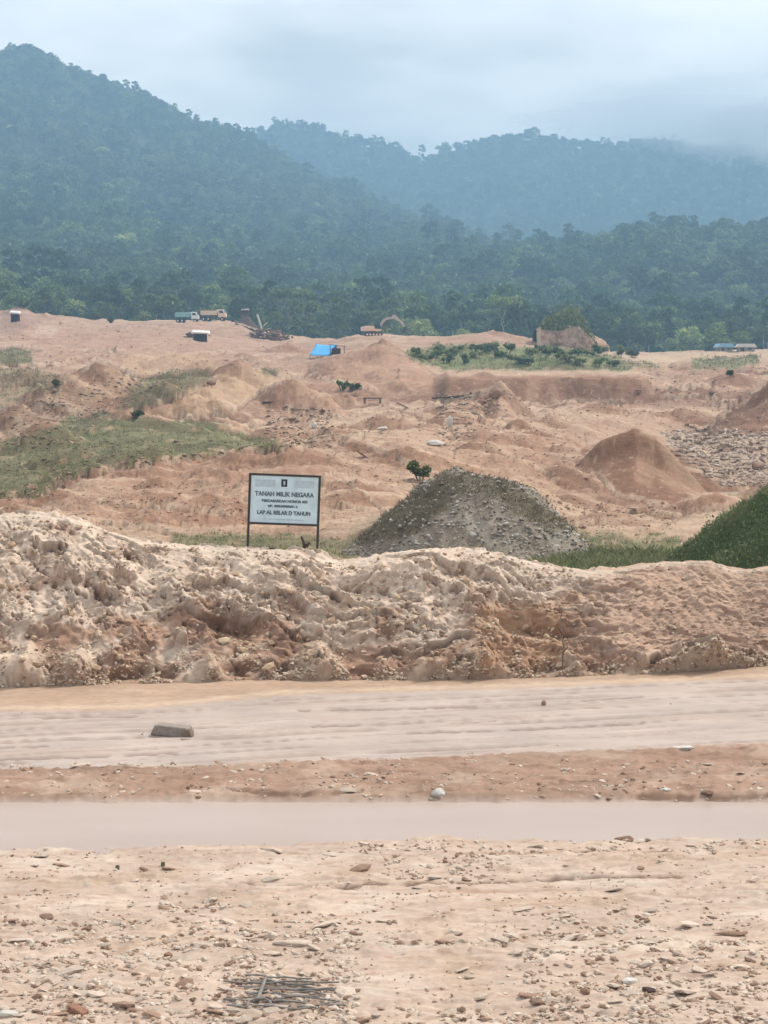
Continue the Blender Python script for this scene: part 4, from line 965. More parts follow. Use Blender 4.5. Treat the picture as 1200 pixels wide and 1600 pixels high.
# ================================================================== grass and leaf tufts
def blades(name, P, hgt, wid, c1, c2, mat, parent=None, seed=1, per=6, spread=1.0, lean=0.5):
    """tufts of tapering blades, two triangles each, as one mesh"""
    r = np.random.default_rng(seed); n = len(P)
    P = np.repeat(np.asarray(P), per, 0); hgt = np.repeat(np.asarray(hgt), per)*r.uniform(.5, 1.15, n*per); N_ = n*per
    a = r.uniform(0, 6.28, N_); off = r.uniform(0, spread, N_)*hgt*0.5
    bx = P[:, 0] + np.cos(a)*off; by = P[:, 1] + np.sin(a)*off; bz = P[:, 2] - 0.05*hgt
    a2 = r.uniform(0, 3.14, N_); wx_ = np.cos(a2)*wid*hgt; wy_ = np.sin(a2)*wid*hgt
    lx = np.cos(a)*hgt*lean*r.uniform(.2, 1, N_); ly = np.sin(a)*hgt*lean*r.uniform(.2, 1, N_)
    V = np.stack([np.stack([bx - wx_, by - wy_, bz], -1), np.stack([bx + wx_, by + wy_, bz], -1),
                  np.stack([bx + wx_*.8 + lx*.4, by + wy_*.8 + ly*.4, bz + hgt*.6], -1), np.stack([bx + lx, by + ly, bz + hgt], -1)], 1)
    Fq = np.arange(N_*4).reshape(-1, 4)
    c = np.repeat(np.repeat(stone_cols(n, c1, c2, seed + 1), per, 0)*r.uniform(.75, 1.25, (N_, 1)), 4, 0)
    o = mesh_np(name, V.reshape(-1, 3), Fq, mat, parent, c)
    return tag(o, kind='stuff')
def leaves(P, size, c1, c2, seed, normal_up=0.4):
    r = np.random.default_rng(seed); n = len(P); P = np.asarray(P)
    a = r.normal(size=(n, 3)); a /= np.linalg.norm(a, axis=1, keepdims=True)
    b_ = r.normal(size=(n, 3)); b_[:, 2] *= (1 - normal_up); b_ -= a*(a*b_).sum(1, keepdims=True); b_ /= np.linalg.norm(b_, axis=1, keepdims=True)
    s = np.asarray(size)[:, None]*r.uniform(.6, 1.3, (n, 1))
    V = np.stack([P - a*s, P + b_*s*.55, P + a*s, P - b_*s*.55], 1)
    return V.reshape(-1, 3), np.arange(n*4).reshape(-1, 4), np.repeat(stone_cols(n, c1, c2, seed)*r.uniform(.7, 1.3, (n, 1)), 4, 0)

gi = np.argwhere((green > 0.45) & (np.abs(U) < 0.26))
area = (Yg*Yg)[gi[:, 0], gi[:, 1]]
r = np.random.default_rng(8)
sel = gi[r.choice(len(gi), min(16000, len(gi)), replace=False)]
tY = Yg[sel[:, 0], sel[:, 1]]; tX = Xg[sel[:, 0], sel[:, 1]]; tZ = quarry.Z[sel[:, 0], sel[:, 1]]
hh = np.clip(tY*0.0010, 0.06, .4)*r.uniform(.4, 1.6, len(tY))**1.3
mid = tY < 60
ok = ~mid | (r.random(len(tY)) < .9)
blades('grass', np.stack([tX, tY, tZ], -1)[ok], hh[ok], 0.16, alb(148, 146, 110), alb(176, 168, 130), M_grass, None, 21, 4, 3.0, 0.9)
sel = mR < 1.05
k = r.choice(np.flatnonzero(sel.ravel()), 22000)
P = np.stack([mX.ravel()[k], mY.ravel()[k], mZ.ravel()[k]], -1) + r.uniform(-.04, .04, (22000, 3)) + np.array([0, 0, 1.0])*r.random((22000, 1))*(.04 + .2*np.clip(.2 + perlin(mX.ravel()[k]*2.2, mY.ravel()[k]*2.2, 4), 0, 1))[:, None]
V, Fq, c = leaves(P, np.full(len(P), 0.036), alb(110, 126, 84), alb(172, 180, 130), 31)
o = mesh_np('leaf_cover', V, Fq, M_grass, gmound, c); tag(o, kind='stuff')
k = r.choice(np.flatnonzero(sel.ravel()), 7000)
blades('weeds', np.stack([mX.ravel()[k], mY.ravel()[k], mZ.ravel()[k]], -1), np.full(7000, .12), .09, alb(118, 130, 86), alb(184, 184, 136), M_grass, gmound, 33, 5, 1.5, .6)
# undergrowth behind the bank and on the gravel heap flanks
k = np.flatnonzero(((gR < 1.0) & (GPD > .5)).ravel()); k = r.choice(k, 4200)
blades('dry_grass', np.stack([gX.ravel()[k], gY2.ravel()[k], gZ2.ravel()[k]], -1), np.full(len(k), .09), .10, alb(124, 118, 96), alb(174, 164, 138), M_grass, gpile, 34, 5, 2.5, .9)
P = []
for _ in range(5200):
    px = rr.choice([rr.uniform(850, 1070), rr.uniform(880, 1060), rr.uniform(268, 400), rr.uniform(500, 570)]); Y = rr.uniform(37.3, 44) if px > 600 else rr.uniform(37.2, 39)
    X = (px - 600)/F*Y; P.append((X, Y, max(quarry.height(X, Y), 0.9)))
P = np.array(P)
blades('undergrowth', P, np.where(P[:, 0] > 0, .20, .15)*r.uniform(.3, 1.4, len(P)), .10, alb(116, 130, 80), alb(180, 176, 128), M_grass, None, 35, 6, 2.4, .9)

# ================================================================== trees
def crown(name, seed, R, Hc, z0, ncl, leavesn, ls, c1, c2, kind='round'):
    r = np.random.default_rng(seed); c1 = tuple(1.3*x for x in c1); c2 = tuple(1.3*x for x in c2)
    P = []; S_ = []
    for i in range(ncl):
        th = r.uniform(0, 6.28); ph = r.uniform(-0.55, 1.0)
        if kind == 'umbrella': ph = r.uniform(0.35, 0.8)
        if kind == 'narrow': ph = r.uniform(-1, 1)
        rad = math.sqrt(max(0.0, 1 - ph*ph))*r.uniform(0.45, 0.95)
        cx, cy, cz = R*rad*math.cos(th), R*rad*math.sin(th), z0 + Hc*(0.5 + 0.5*ph*r.uniform(.75, 1.05))
        cr = R*r.uniform(0.26, 0.46)
        m = leavesn
        d = r.normal(size=(m, 3)); d /= np.linalg.norm(d, axis=1, keepdims=True); d[:, 2] = np.where(d[:, 2] < -0.35, -d[:, 2], d[:, 2])
        q = d*(cr*r.uniform(.72, 1.08, (m, 1)))*np.array([1, 1, .72]) + np.array([cx, cy, cz])
        P.append(q); S_.append(np.full(m, ls)*r.uniform(.7, 1.4, m))
    P = np.concatenate(P); S_ = np.concatenate(S_)
    V, Fq, c = leaves(P, S_, c1, c2, seed + 1, 0.15)
    me_o = mesh_np(name, V, Fq, M_leaf, None, c)
    me = me_o.data; bpy.data.objects.remove(me_o); return me
def trunk_mesh(h, r0, seed, mat, R=3, z0=None):
    rn = random.Random(seed); b = MB()
    p = Vector((0, 0, -0.6)); n = 4
    for i in range(n):
        q_ = Vector((rn.uniform(-.25, .25)*(i + 1), rn.uniform(-.25, .25)*(i + 1), h*(i + 1)/n)); b.rod(p, q_, r0*(1 - i*0.2), r0*(0.8 - i*0.2), 6); p = q_
    for i in range(5):
        z = h*rn.uniform(.5, .95); a = rn.uniform(0, 6.28); b.rod((0, 0, z), (R*.7*math.cos(a), R*.7*math.sin(a), z + R*.6), r0*.35, r0*.12, 5)
    bmesh.ops.recalc_face_normals(b.bm, faces=b.bm.faces[:])
    me = bpy.data.meshes.new('trunk'); b.bm.to_mesh(me); b.bm.free(); me.materials.append(mat); return me
GA, GB = (0.035, 0.060, 0.020), (0.12, 0.165, 0.06)
KINDS = [
 ('broadleaf_tree', 'round dark tree', crown('crown', 1, 4.6, 7.5, 4.0, 20, 34, .55, GA, GB), trunk_mesh(8, .3, 1, M_bark)),
 ('tall_tree', 'tall narrow tree', crown('crown', 2, 3.0, 12.5, 5.0, 20, 32, .5, GA, (0.07, .11, .045), 'narrow'), trunk_mesh(14, .3, 2, M_bark, 2)),
 ('spreading_tree', 'flat topped tree', crown('crown', 3, 5.6, 5.5, 9.5, 20, 34, .55, (0.04, .06, .025), (0.10, .14, .05), 'umbrella'), trunk_mesh(12, .28, 3, M_bark_pale, 4)),
 ('pale_tree', 'pale bushy tree', crown('crown', 4, 4.2, 6.5, 2.2, 18, 34, .5, (0.07, .10, .035), (0.21, .25, .10)), trunk_mesh(6, .22, 4, M_bark)),
 ('forest_tree', 'broad billowing tree', crown('crown', 5, 5.6, 9.5, 4.5, 24, 34, .62, (0.035, .06, .022), (0.10, .14, .05)), trunk_mesh(10, .38, 5, M_bark)),
 ('shaggy_tree', 'loose shaggy tree', crown('crown', 6, 4.0, 9.0, 6.0, 13, 34, .6, (0.04, .065, .025), (0.12, .16, .06)), trunk_mesh(13, .24, 6, M_bark_pale, 3)),
]
def place_where(px):
    if px < 130: return 'above the far left hut'
    if px < 270: return 'left of the trucks'
    if px < 420: return 'behind the trucks'
    if px < 560: return 'behind the blue tarp shelter'
    if px < 680: return 'behind the excavator'
    if px < 830: return 'right of the excavator'
    if px < 960: return 'behind the earth block'
    if px < 1090: return 'right of the earth block'
    return 'above the blue roofed huts'
rr = random.Random(21)
hits = []
tries = 0
while len(hits) < 290 and tries < 20000:
    tries += 1
    Y = 474 + 105*rr.random()**1.2; u = rr.uniform(-.235, .235); X = u*Y
    if any((X - a)**2 + (Y - b_)**2 < 4.6**2 for a, b_, *_ in hits): continue
    hits.append((X, Y, 1))
hits.sort(key=lambda h: h[0]/h[1])
ORD = ['leftmost', 'second from left', 'third from left', 'fourth from left', 'fifth from left', 'sixth from left', 'seventh from left', 'eighth from left', 'ninth from left', 'tenth from left']
count = {}
CROWN_OBJ = {}
for X, Y, _ in hits:
    px = 600 + X/Y*F
    w = [2, 1.2, .8, 2.4 if px < 420 or px > 1050 else 1.0, 3, 1.2]
    ki = rr.choices(range(6), w)[0]; nm, lb, cm, tm = KINDS[ki]
    s = rr.uniform(.62, 1.02)*(0.85 if px < 350 else 1.0)
    where = place_where(px); row = 'front row' if Y < 510 else ('second row' if Y < 545 else 'third row')
    key = (nm, row, where); count[key] = count.get(key, 0) + 1; od = ORD[min(count[key], 10) - 1]
    e = empty(nm, (X, Y, hills.height(X, Y) - .2), '%s, %s %s, %s' % (lb, row, where, od), 'tree', '%ss in the %s %s' % (nm.replace('_', ' '), row, where), (0, 0, rr.uniform(0, 6.28)))
    e.scale = (s*rr.uniform(.85, 1.15), s, s*rr.uniform(.85, 1.2))
    c_ = bpy.data.objects.new('crown', cm); link(c_, e); CROWN_OBJ.setdefault(ki, c_)
    link(bpy.data.objects.new('trunk', tm), e)
# ---- the wood on the slopes beyond, as instances on points
def gn_forest(name, pts, rots, scs, kidx, objs):
    me = bpy.data.meshes.new(name); me.vertices.add(len(pts)); me.vertices.foreach_set('co', np.asarray(pts, np.float32).ravel())
    for an, ty, vals in (('rz', 'FLOAT', rots), ('sc', 'FLOAT', scs), ('ki', 'INT', kidx)):
        a = me.attributes.new(an, ty, 'POINT'); a.data.foreach_set('value', np.asarray(vals))
    me.update()
    o = bpy.data.objects.new(name, me); link(o); tag(o, kind='stuff')
    g = bpy.data.node_groups.new(name, 'GeometryNodeTree')
    g.interface.new_socket('Geometry', in_out='INPUT', socket_type='NodeSocketGeometry'); g.interface.new_socket('Geometry', in_out='OUTPUT', socket_type='NodeSocketGeometry')
    N = g.nodes.new; L = g.links.new
    gi_ = N('NodeGroupInput'); go = N('NodeGroupOutput'); j = N('GeometryNodeJoinGeometry')
    for ob in reversed(objs):
        oi = N('GeometryNodeObjectInfo'); oi.transform_space = 'ORIGINAL'; oi.inputs['Object'].default_value = ob; oi.inputs['As Instance'].default_value = True
        L(oi.outputs['Geometry'], j.inputs[0])
    iop = N('GeometryNodeInstanceOnPoints'); L(gi_.outputs[0], iop.inputs['Points']); L(j.outputs[0], iop.inputs['Instance']); iop.inputs['Pick Instance'].default_value = True
    def na(nm, ty):
        n = N('GeometryNodeInputNamedAttribute'); n.data_type = ty; n.inputs['Name'].default_value = nm; return n.outputs['Attribute']
    L(na('ki', 'INT'), iop.inputs['Instance Index'])
    cx = N('ShaderNodeCombineXYZ'); L(na('rz', 'FLOAT'), cx.inputs['Z'])
    er = N('FunctionNodeEulerToRotation'); L(cx.outputs[0], er.inputs[0]); L(er.outputs[0], iop.inputs['Rotation'])
    L(na('sc', 'FLOAT'), iop.inputs['Scale'])
    L(iop.outputs[0], go.inputs[0])
    md = o.modifiers.new('wood', 'NODES'); md.node_group = g
    return o
r = np.random.default_rng(77)
def sample_forest(Ya, Yb, dens):
    n = int(0.29*2*0.5*(Yb*Yb - Ya*Ya)*dens)
    Yv = np.sqrt(r.uniform(Ya*Ya, Yb*Yb, n)); u = r.uniform(-.29, .29, n)
    fy = np.interp(np.log(Yv), hills.lY, np.arange(len(hills.lY))); fu = np.interp(u, hills.u, np.arange(len(hills.u)))
    i = np.clip(fy.astype(int), 0, len(hills.lY) - 2); j = np.clip(fu.astype(int), 0, len(hills.u) - 2); a = fy - i; b_ = fu - j; Z = hills.Z
    z = (Z[i, j]*(1 - b_) + Z[i, j + 1]*b_)*(1 - a) + (Z[i + 1, j]*(1 - b_) + Z[i + 1, j + 1]*b_)*a
    return np.stack([u*Yv, Yv, z - .5], -1)
fp = np.concatenate([sample_forest(578, 1150, 1/60.), sample_forest(1150, 1860, 1/72.), sample_forest(2100, 2700, 1/120.)])
# clumped growth
vals = perlin(fp[:, 0]/60, fp[:, 1]/60, 9)
sc = r.uniform(.5, 1.3, len(fp))*(1 + .35*vals)*np.where(fp[:, 1] > 2000, 1.1, 1.05)
emerg = r.random(len(fp)) < 0.03; sc = np.where(emerg, sc*1.45, sc)
ks = r.choice(6, len(fp), p=[.26, .12, .05, .15, .31, .11])
lf_ = (fp[:, 0]/fp[:, 1] < -.10) & (fp[:, 1] < 1000) & (r.random(len(fp)) < .45); ks = np.where(lf_, 3, ks)
fp[:, 2] -= np.where(ks == 2, 7.0, np.where(ks == 5, 4.0, 1.5))*sc
ug = np.concatenate([sample_forest(472, 600, 1/16.)]); ug[:, 2] -= 1.6
fp = np.concatenate([fp, ug]); sc = np.concatenate([sc, r.uniform(.25, .5, len(ug))]); ks = np.concatenate([ks, r.choice([0, 3, 3, 4], len(ug))])
order = [CROWN_OBJ[i] for i in range(6)]
forest = gn_forest('forest', fp, r.uniform(0, 6.28, len(fp)), sc, ks, order)

# ================================================================== shrubs in the quarry
def leafy(name, loc, w, h, n, ls, c1, c2, seed, label, cat='shrub', group=None, stems=5):
    rs = np.random.default_rng(seed); e = empty(name, loc, label, cat, group)
    nc = 7; P = []
    for i in range(nc):
        c_ = np.array([rs.uniform(-.5, .5)*w*.8, rs.uniform(-.4, .4)*w*.6, h*rs.uniform(.3, .85)]); d = rs.normal(size=(n//nc, 3)); d /= np.linalg.norm(d, axis=1, keepdims=True)
        P.append(c_ + d*rs.uniform(.5, 1, (n//nc, 1))*np.array([w*.22, w*.2, h*.22]))
    V, Fq, c = leaves(np.concatenate(P), np.full(n//nc*nc, ls), c1, c2, seed)
    mesh_np('foliage', V, Fq, M_grass, e, c)
    b = MB()
    for i in range(stems):
        a = rs.uniform(0, 6.28); b.rod((0.05*w*math.cos(a), 0.05*w*math.sin(a), -.1), (w*.35*math.cos(a), w*.25*math.sin(a), h*.7), w*.025, w*.012, 5)
    b.build('stem', M_bark, e)
    return e
h = quarry.hit(656, 752); leafy('shrub', h, 40*h.y/F, 30*h.y/F, 500, 3.2*h.y/F, alb(70, 84, 40), alb(140, 150, 84), 3, 'small green leafy shrub on brown slope left of the gravel heap')
h = quarry.hit(534, 613); leafy('shrub', h, 18*h.y/F, 15*h.y/F, 240, 2.2*h.y/F, alb(50, 66, 32), alb(120, 170, 96), 4, 'left one of two tiny bright green shrubs on the tan mound below the excavator')
h = quarry.hit(551, 613); leafy('shrub', h, 22*h.y/F, 14*h.y/F, 240, 2.2*h.y/F, alb(46, 44, 28), alb(110, 130, 70), 5, 'right one of two tiny dark shrubs on the tan mound below the excavator')
for i, (px, row, w, hg, lb) in enumerate([(970, 556, 11, 9, 'small round dark bush at the forest edge right of the earth block'), (987, 558, 18, 10, 'low wide black bush on the pale track right of the earth block'),
        (150, 500, 12, 9, 'small dark bush on the pale rim above the left terrace'), (172, 505, 10, 9, 'small dark bush on the rim left of the teal truck'),
        (38, 484, 16, 10, 'dark bush on top of the mound above the far left hut'), (212, 655, 30, 13, 'low olive bush with drooping branches on the left grassy bank'),
        (85, 605, 12, 9, 'small green bush on the left olive slope'),
        (1140, 590, 10, 12, 'little dark bush on the far right terrace edge')]):
    h = quarry.hit(px, row) or at(px, row, 400)
    leafy('bush', h, w*h.y/F, hg*h.y/F, 260, 2.6*h.y/F, alb(84, 92, 58), alb(140, 146, 98), 40 + i, lb, 'bush')
# bushes along the green strip
rr = random.Random(9); BCN = {}
for i in range(34):
    px = 650 + i*9.6 + rr.uniform(-5, 5); row = rr.uniform(550, 574)
    h = quarry.hit(px, row)
    if h is None: continue
    s = h.y/F; w = rr.uniform(14, 28); hg = rr.uniform(8, 17)
    side = 'in front of the earth block' if px > 840 else ('left half' if px < 740 else 'middle')
    tone = i % 3
    BCN[(side, tone)] = BCN.get((side, tone), 0) + 1
    leafy('bush', h, w*s, hg*s, 210, 2.8*s, (alb(112, 132, 78), alb(134, 144, 92), alb(86, 108, 66))[tone], (alb(172, 184, 122), alb(196, 196, 142), alb(142, 160, 104))[tone], 100 + i, '%s bush in the scrub strip, %s, %s' % (('leafy green', 'yellowish green', 'dark green')[tone], side, ORD[BCN[(side, tone)] - 1]), 'bush', 'bushes of the scrub strip, %s' % side, 3)

# ================================================================== earth block with green top
bx0, bx1 = 838, 945; Yb = 318
c0 = at(bx0, 556, Yb); c1 = at(bx1, 556, Yb)
nu_, nv_ = 120, 60
A, B = np.meshgrid(np.linspace(0, 1, nu_), np.linspace(0, 1, nv_))
toprow = np.interp(A, [0, .05, .15, .35, .5, .62, .8, .93, 1], [516, 512, 516, 518, 512, 510, 528, 548, 556])
ztop = zrow(toprow, Yb); zb = min(c0.z, c1.z) - 1.5
# wrap: B 0..0.6 front face, 0.6..1 top going back and down
fb_ = np.clip(B/0.6, 0, 1); tb = np.clip((B - .6)/.4, 0, 1)
X = c0.x + (c1.x - c0.x)*A; Z = zb + (ztop - zb)*fb_ + 1.0*np.sin(tb*math.pi)*.6 - tb**2*4.5
Yy = Yb - 2.2 + 2.2*fb_ + tb*13
dsp = (0.9*fbm(A*7, B*5, 4, 3) + .55*ridged(A*16, B*4, 3, 5))*sstep(0, .1, A)*sstep(1, .9, A)
notch = np.exp(-((A - .28)/.07)**2)*sstep(.75, .3, fb_) + .7*np.exp(-((A - .66)/.06)**2)*sstep(.6, .2, fb_)
Yy = Yy + notch*2.5 - dsp*sstep(1, .2, tb)*.9
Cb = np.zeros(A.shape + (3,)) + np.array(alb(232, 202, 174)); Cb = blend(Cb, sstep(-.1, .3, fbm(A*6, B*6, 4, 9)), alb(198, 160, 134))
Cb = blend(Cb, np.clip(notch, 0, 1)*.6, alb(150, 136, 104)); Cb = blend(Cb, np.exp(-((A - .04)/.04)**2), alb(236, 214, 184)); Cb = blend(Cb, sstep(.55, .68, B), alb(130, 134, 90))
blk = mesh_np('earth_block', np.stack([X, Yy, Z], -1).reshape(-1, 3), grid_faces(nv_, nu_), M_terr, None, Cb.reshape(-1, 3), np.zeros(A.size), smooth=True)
tag(blk, 'steep tan earth block left standing with green scrub on its top', 'earth block')
P = []
for _ in range(2600):
    a = rr.uniform(.08, .88); tbv = rr.random(); i = int((.6 + .4*tbv)*(nv_ - 1)); j = int(a*(nu_ - 1))
    hump = 3.8*math.sin(min(1, max(0, (a - .05)/.8))*math.pi)**.7
    P.append((X[i, j] + rr.uniform(-.3, .3), Yy[i, j], Z[i, j] + hump*rr.random()))
V, Fq, c = leaves(P, np.full(len(P), .34), alb(96, 112, 66), alb(160, 168, 108), 71)
o = mesh_np('scrub', V, Fq, M_grass, blk, c); tag(o, kind='stuff')

# ================================================================== sign board
sgY = 36.3
s_ = sgY/F
pc = at(441, 866, sgY)
sign = empty('notice_sign', (pc.x, sgY, pc.z), 'white notice board with dark lettering in a dark frame on two posts', 'sign', None, (0, math.radians(2.3), math.radians(2)))
bw, bh = 109*s_, 80*s_; top = 126*s_
def sb(x): return x
b = MB(); b.box((0, 0, top - bh/2), (bw - .02, .012, bh - .02)); b.build('board', M_board, sign)
for sx_, lab in ((-1, None), (1, None)):
    b = MB(); b.box((sx_*bw/2, 0.0, top/2 - .25), (.05, .045, top + .5)); b.build('post', M_frame, sign, .004)
for zc_ in (top - .022, top - bh + .02):
    b = MB(); b.box((0, -.003, zc_), (bw - .052, .04, .045)); b.build('frame_rail', M_frame, sign, .004)
def text(body, x, z, size, parent, mat, wscale=1.0, bold=0.0):
    cu = bpy.data.curves.new('lettering', 'FONT'); cu.body = body; cu.size = size; cu.align_x = 'CENTER'; cu.align_y = 'CENTER'; cu.extrude = .0015; cu.offset = bold
    cu.materials.append(mat)
    tmp = bpy.data.objects.new('lettering', cu); link(tmp); bpy.context.view_layer.update()
    me = bpy.data.meshes.new_from_object(tmp.evaluated_get(bpy.context.evaluated_depsgraph_get())); bpy.data.objects.remove(tmp)
    me.materials.clear(); me.materials.append(mat)
    o = bpy.data.objects.new('lettering', me); link(o, parent); o.location = (x, -.009, z); o.rotation_euler = (math.pi/2, 0, 0); o.scale = (wscale, 1, 1)
    return o
zt = top - .02
text('TANAH MILIK NEGARA', 0, top - .40*bh, .125, sign, M_ink, .93, .006)
text('BERDASARKAN NOMOR 000', 0.01, top - .535*bh, .072, sign, M_ink, 1.02, .005)
text('NIB. 0000.00000000 : 2.', -.02, top - .635*bh, .062, sign, M_ink, 1.02, .005)
text('LAP AL RELAR D TAHUN', 0, top - .765*bh, .105, sign, M_ink, .95, .007)
text('No. 0000000000000000000000000', 0, top - .895*bh, .045, sign, M_boardgrey, 1.3, .001)
b = MB(); b.box((-.01, -.010, top - .175*bh), (.125, .004, .155)); b.build('emblem', M_black, sign, .0015)
b = MB(); b.box((-.01, -.0135, top - .175*bh), (.035, .002, .08)); b.build('emblem_figure', M_boardgrey, sign)
for xx, ww in ((-.40, .42), (.40, .42)):
    b = MB(); b.box((xx, -.008, top - .19*bh), (ww, .002, .15)); b.build('faded_print', M_boardgrey, sign)
# stump and stick at the sign's foot
p0 = at(478, 872, 36.0)
st = empty('burnt_stump', (p0.x, 36.0, bank_top(p0.x, 36.0)), 'small dark forked stump at the foot of the sign between its posts', 'stump')
b = MB(); b.rod((0, 0, -.15), (-.02, 0, .17), .07, .05, 7); b.build('trunk', M_darkwood, st)
b = MB(); b.rod((-.02, 0, .12), (-.09, 0, .32), .04, .02, 6); b.rod((0, 0, .1), (.08, 0, .2), .035, .02, 6); b.build('fork', M_darkwood, st)
b = MB()
prev = None
for i in range(9):
    px = 400 + i*12.5; row = [862, 860, 862, 866, 870, 872, 873, 875, 877][i]; q_ = at(px, row, 36.0); q_.z = max(bank_top(q_.x, 36.0) + .01, q_.z - .05)
    if prev is not None: b.rod(prev, q_, .016, .016, 6)
    prev = q_
cab = b.build('fallen_branch', M_darkwood); tag(cab, 'thin dark branch lying along the crest below the sign', 'branch')

# ================================================================== things on the road
# broken timber block
Yl = float(Yflat(1150)); pl = at(270, 1150, Yl); zl = road_z(pl.x, Yl)
lg = empty('broken_timber', (pl.x, Yl, zl), 'short grey brown timber block lying on the wet mud road', 'timber', None, (0, math.radians(3), math.radians(-14)))
b = MB(); b.poly([(-.33, .0), (-.26, .16), (.24, .16), (.30, .10), (.30, .0)], -.12, .13); b.build('block', M_woodgrey, lg, .012)
b = MB(); b.poly([(.21, -.05), (.19, .08), (.31, .165), (.36, .05), (.35, -.02)], -.16, -.04); b.build('splintered_end', M_wood, lg, .008)
b = MB(); b.box((.30, -.24, .0), (.16, .08, .06), (0, 0, .5)); b.build('fragment', M_woodgrey, lg, .01)
def single(name, px, row, sx_, sy, sz, mat, label, cat, seed, rz=0, sub=2, zup=0.1):
    Y = float(Yflat(row)); p_ = at(px, row, Y); k = Y/F
    o = bpy.data.objects.new(name, rock_mesh(name, seed, mat, sub, .8)); link(o)
    o.location = (p_.x, Y, road_z(p_.x, Y) + sz*k*.25); o.scale = (sx_*k, sy*k, sz*k*1.3); o.rotation_euler = (0, 0, rz)
    return tag(o, label, cat)
single('white_rock', 685, 1246, 24, 20, 15, M_white_stone, 'single rounded white rock at the far edge of the puddle', 'rock', 301)
single('dark_rock', 976, 1312, 26, 22, 14, M_stone_brown, 'dark brown knobbly rock on the near rim of the puddle', 'rock', 302)
single('upright_stone', 850, 1103, 11, 9, 12, M_stone_brown, 'small dark upright stone alone on the wet mud road', 'stone', 303)
single('flat_rock', 1066, 1178, 48, 30, 7, M_white_stone, 'flat white slab of rock on the brown rutted strip', 'rock', 304)
single('flat_rock', 1105, 1246, 28, 18, 9, M_stone_brown, 'brown slab with pale edge beside the puddle at the right', 'rock', 305)
single('flat_rock', 1040, 1243, 22, 14, 8, M_white_stone, 'thin pale slab next to the brown slab beside the puddle', 'rock', 306)
single('mud_lump', 290, 1258, 24, 10, 4, M_stone_brown, 'flat dark lump poking out of the puddle water', 'mud lump', 307)
single('white_rock', 983, 1534, 34, 20, 14, M_white_stone, 'elongated white rock among rubble at the lower right', 'rock', 308, .4)
single('dark_rock', 915, 1558, 26, 20, 16, M_stone_brown, 'dark brown rock left of the elongated white rock, lower right', 'rock', 309)
single('dark_rock', 1012, 1553, 26, 18, 12, M_darkwood, 'blackish flat rock right below the elongated white rock', 'rock', 310)
single('white_rock', 12, 1590, 34, 22, 14, M_white_stone, 'white rock at the bottom left corner', 'rock', 311)
single('pale_rock', 172, 1322, 26, 18, 11, M_stone_pale, 'pale rock on the left part of the near puddle rim', 'rock', 312)
single('pale_slab', 458, 1478, 66, 26, 11, M_stone_pale, 'wide pale broken slab above the bundle of canes', 'rock', 313, .1)
single('red_rock', 262, 1497, 20, 14, 12, M_brick, 'reddish brown rock among the pale rubble at left', 'rock', 314)
single('brown_slab', 1140, 1463, 60, 22, 9, M_stone_brown, 'long brown slab lying flat near the right side', 'rock', 315)
for i, (px, row, lb) in enumerate([(183, 1358, 'left one of two small olive green cans on the gravel'), (254, 1353, 'right one of two small olive green cans on the gravel')]):
    Y = float(Yflat(row)); p_ = at(px, row, Y); e = empty('crushed_can', (p_.x, Y, road_z(p_.x, Y)), lb, 'can')
    b = MB(); b.rod((0, 0, -.01), (.006, 0, .045), .024, .023, 12); b.build('body', M_plastic, e)
    b = MB(); b.rod((.006, 0, .044), (.0065, 0, .049), .018, .016, 10); b.build('lid', M_steel, e)
Y = float(Yflat(1586)); p_ = at(122, 1586, Y); e = empty('brick_fragment', (p_.x, Y, road_z(p_.x, Y) + .02), 'red brown broken brick in the rubble at the lower left', 'brick', None, (.12, .25, -.5))
b = MB(); b.box((0, 0, 0), (.17, .09, .07)); b.build('body', M_brick, e, .008)
# bundle of canes
Y = float(Yflat(1556)); p_ = at(440, 1556, Y)
e = empty('cane_bundle', (p_.x, Y, road_z(p_.x, Y)), 'flattened bundle of grey black canes lying on the gravel', 'cane bundle')
rr = random.Random(3)
for i in range(17):
    y = -.36 + i*.046 + rr.uniform(-.03, .03); b = MB(); L0 = rr.uniform(.18, .52); x0 = rr.uniform(-.22, .12); zz = rr.uniform(.0, .05); tw = rr.gauss(0, .16)
    pts = [Vector((x0 - L0 + k*L0*2/5 + .0, y + rr.uniform(-.03, .03) + tw*(k/5 - .5)*L0 - .10*(k/5 - .4), zz + rr.uniform(-.01, .02))) for k in range(6)]
    for k in range(5): b.rod(pts[k], pts[k + 1], .0095, .0085, 6)
    b.build('cane', M_cane, e)
b = MB(); pts = [Vector((-.18 + .08*math.cos(a)*1.3, -.30 + .09*math.sin(a), .03 + .02*math.sin(a))) for a in np.linspace(0, 6.28, 13)]
for k in range(12): b.rod(pts[k], pts[k + 1], .012, .012, 6)
b.build('hoop', M_cane, e)
b = MB(); b.rod((-.20, -.2, .03), (-.16, .28, .06), .018, .016, 6); b.build('cross_stick', M_cane, e)
# stakes in the bank foot
for px, row, hg, lb in ((880, 1052, 95, 'thin dark leaning dead stem standing against the bank, the taller one'), (957, 1050, 24, 'short dark stub of wood at the foot of the bank')):
    p_ = bank_point(px, .02); k = p_.y/F; e = empty('dead_stem', p_, lb, 'dead stem')
    b = MB(); q = Vector((0, 0, -.1)); n = 5
    for i in range(n):
        w = Vector((.03*math.sin(i*1.7), .35*(i + 1)/n*(hg > 50), hg*k*(i + 1)/n)); b.rod(q, w, .019 - .002*i, .017 - .002*i, 6); q = w
    b.build('stem', M_wood, e)
    b = MB(); b.rod((0, .05, hg*k*.3), (.09, 0, hg*k*.42), .012, .007, 5); b.rod((0, .15, hg*k*.6), (-.08, .05, hg*k*.72), .010, .006, 5); b.build('twig', M_darkwood, e)

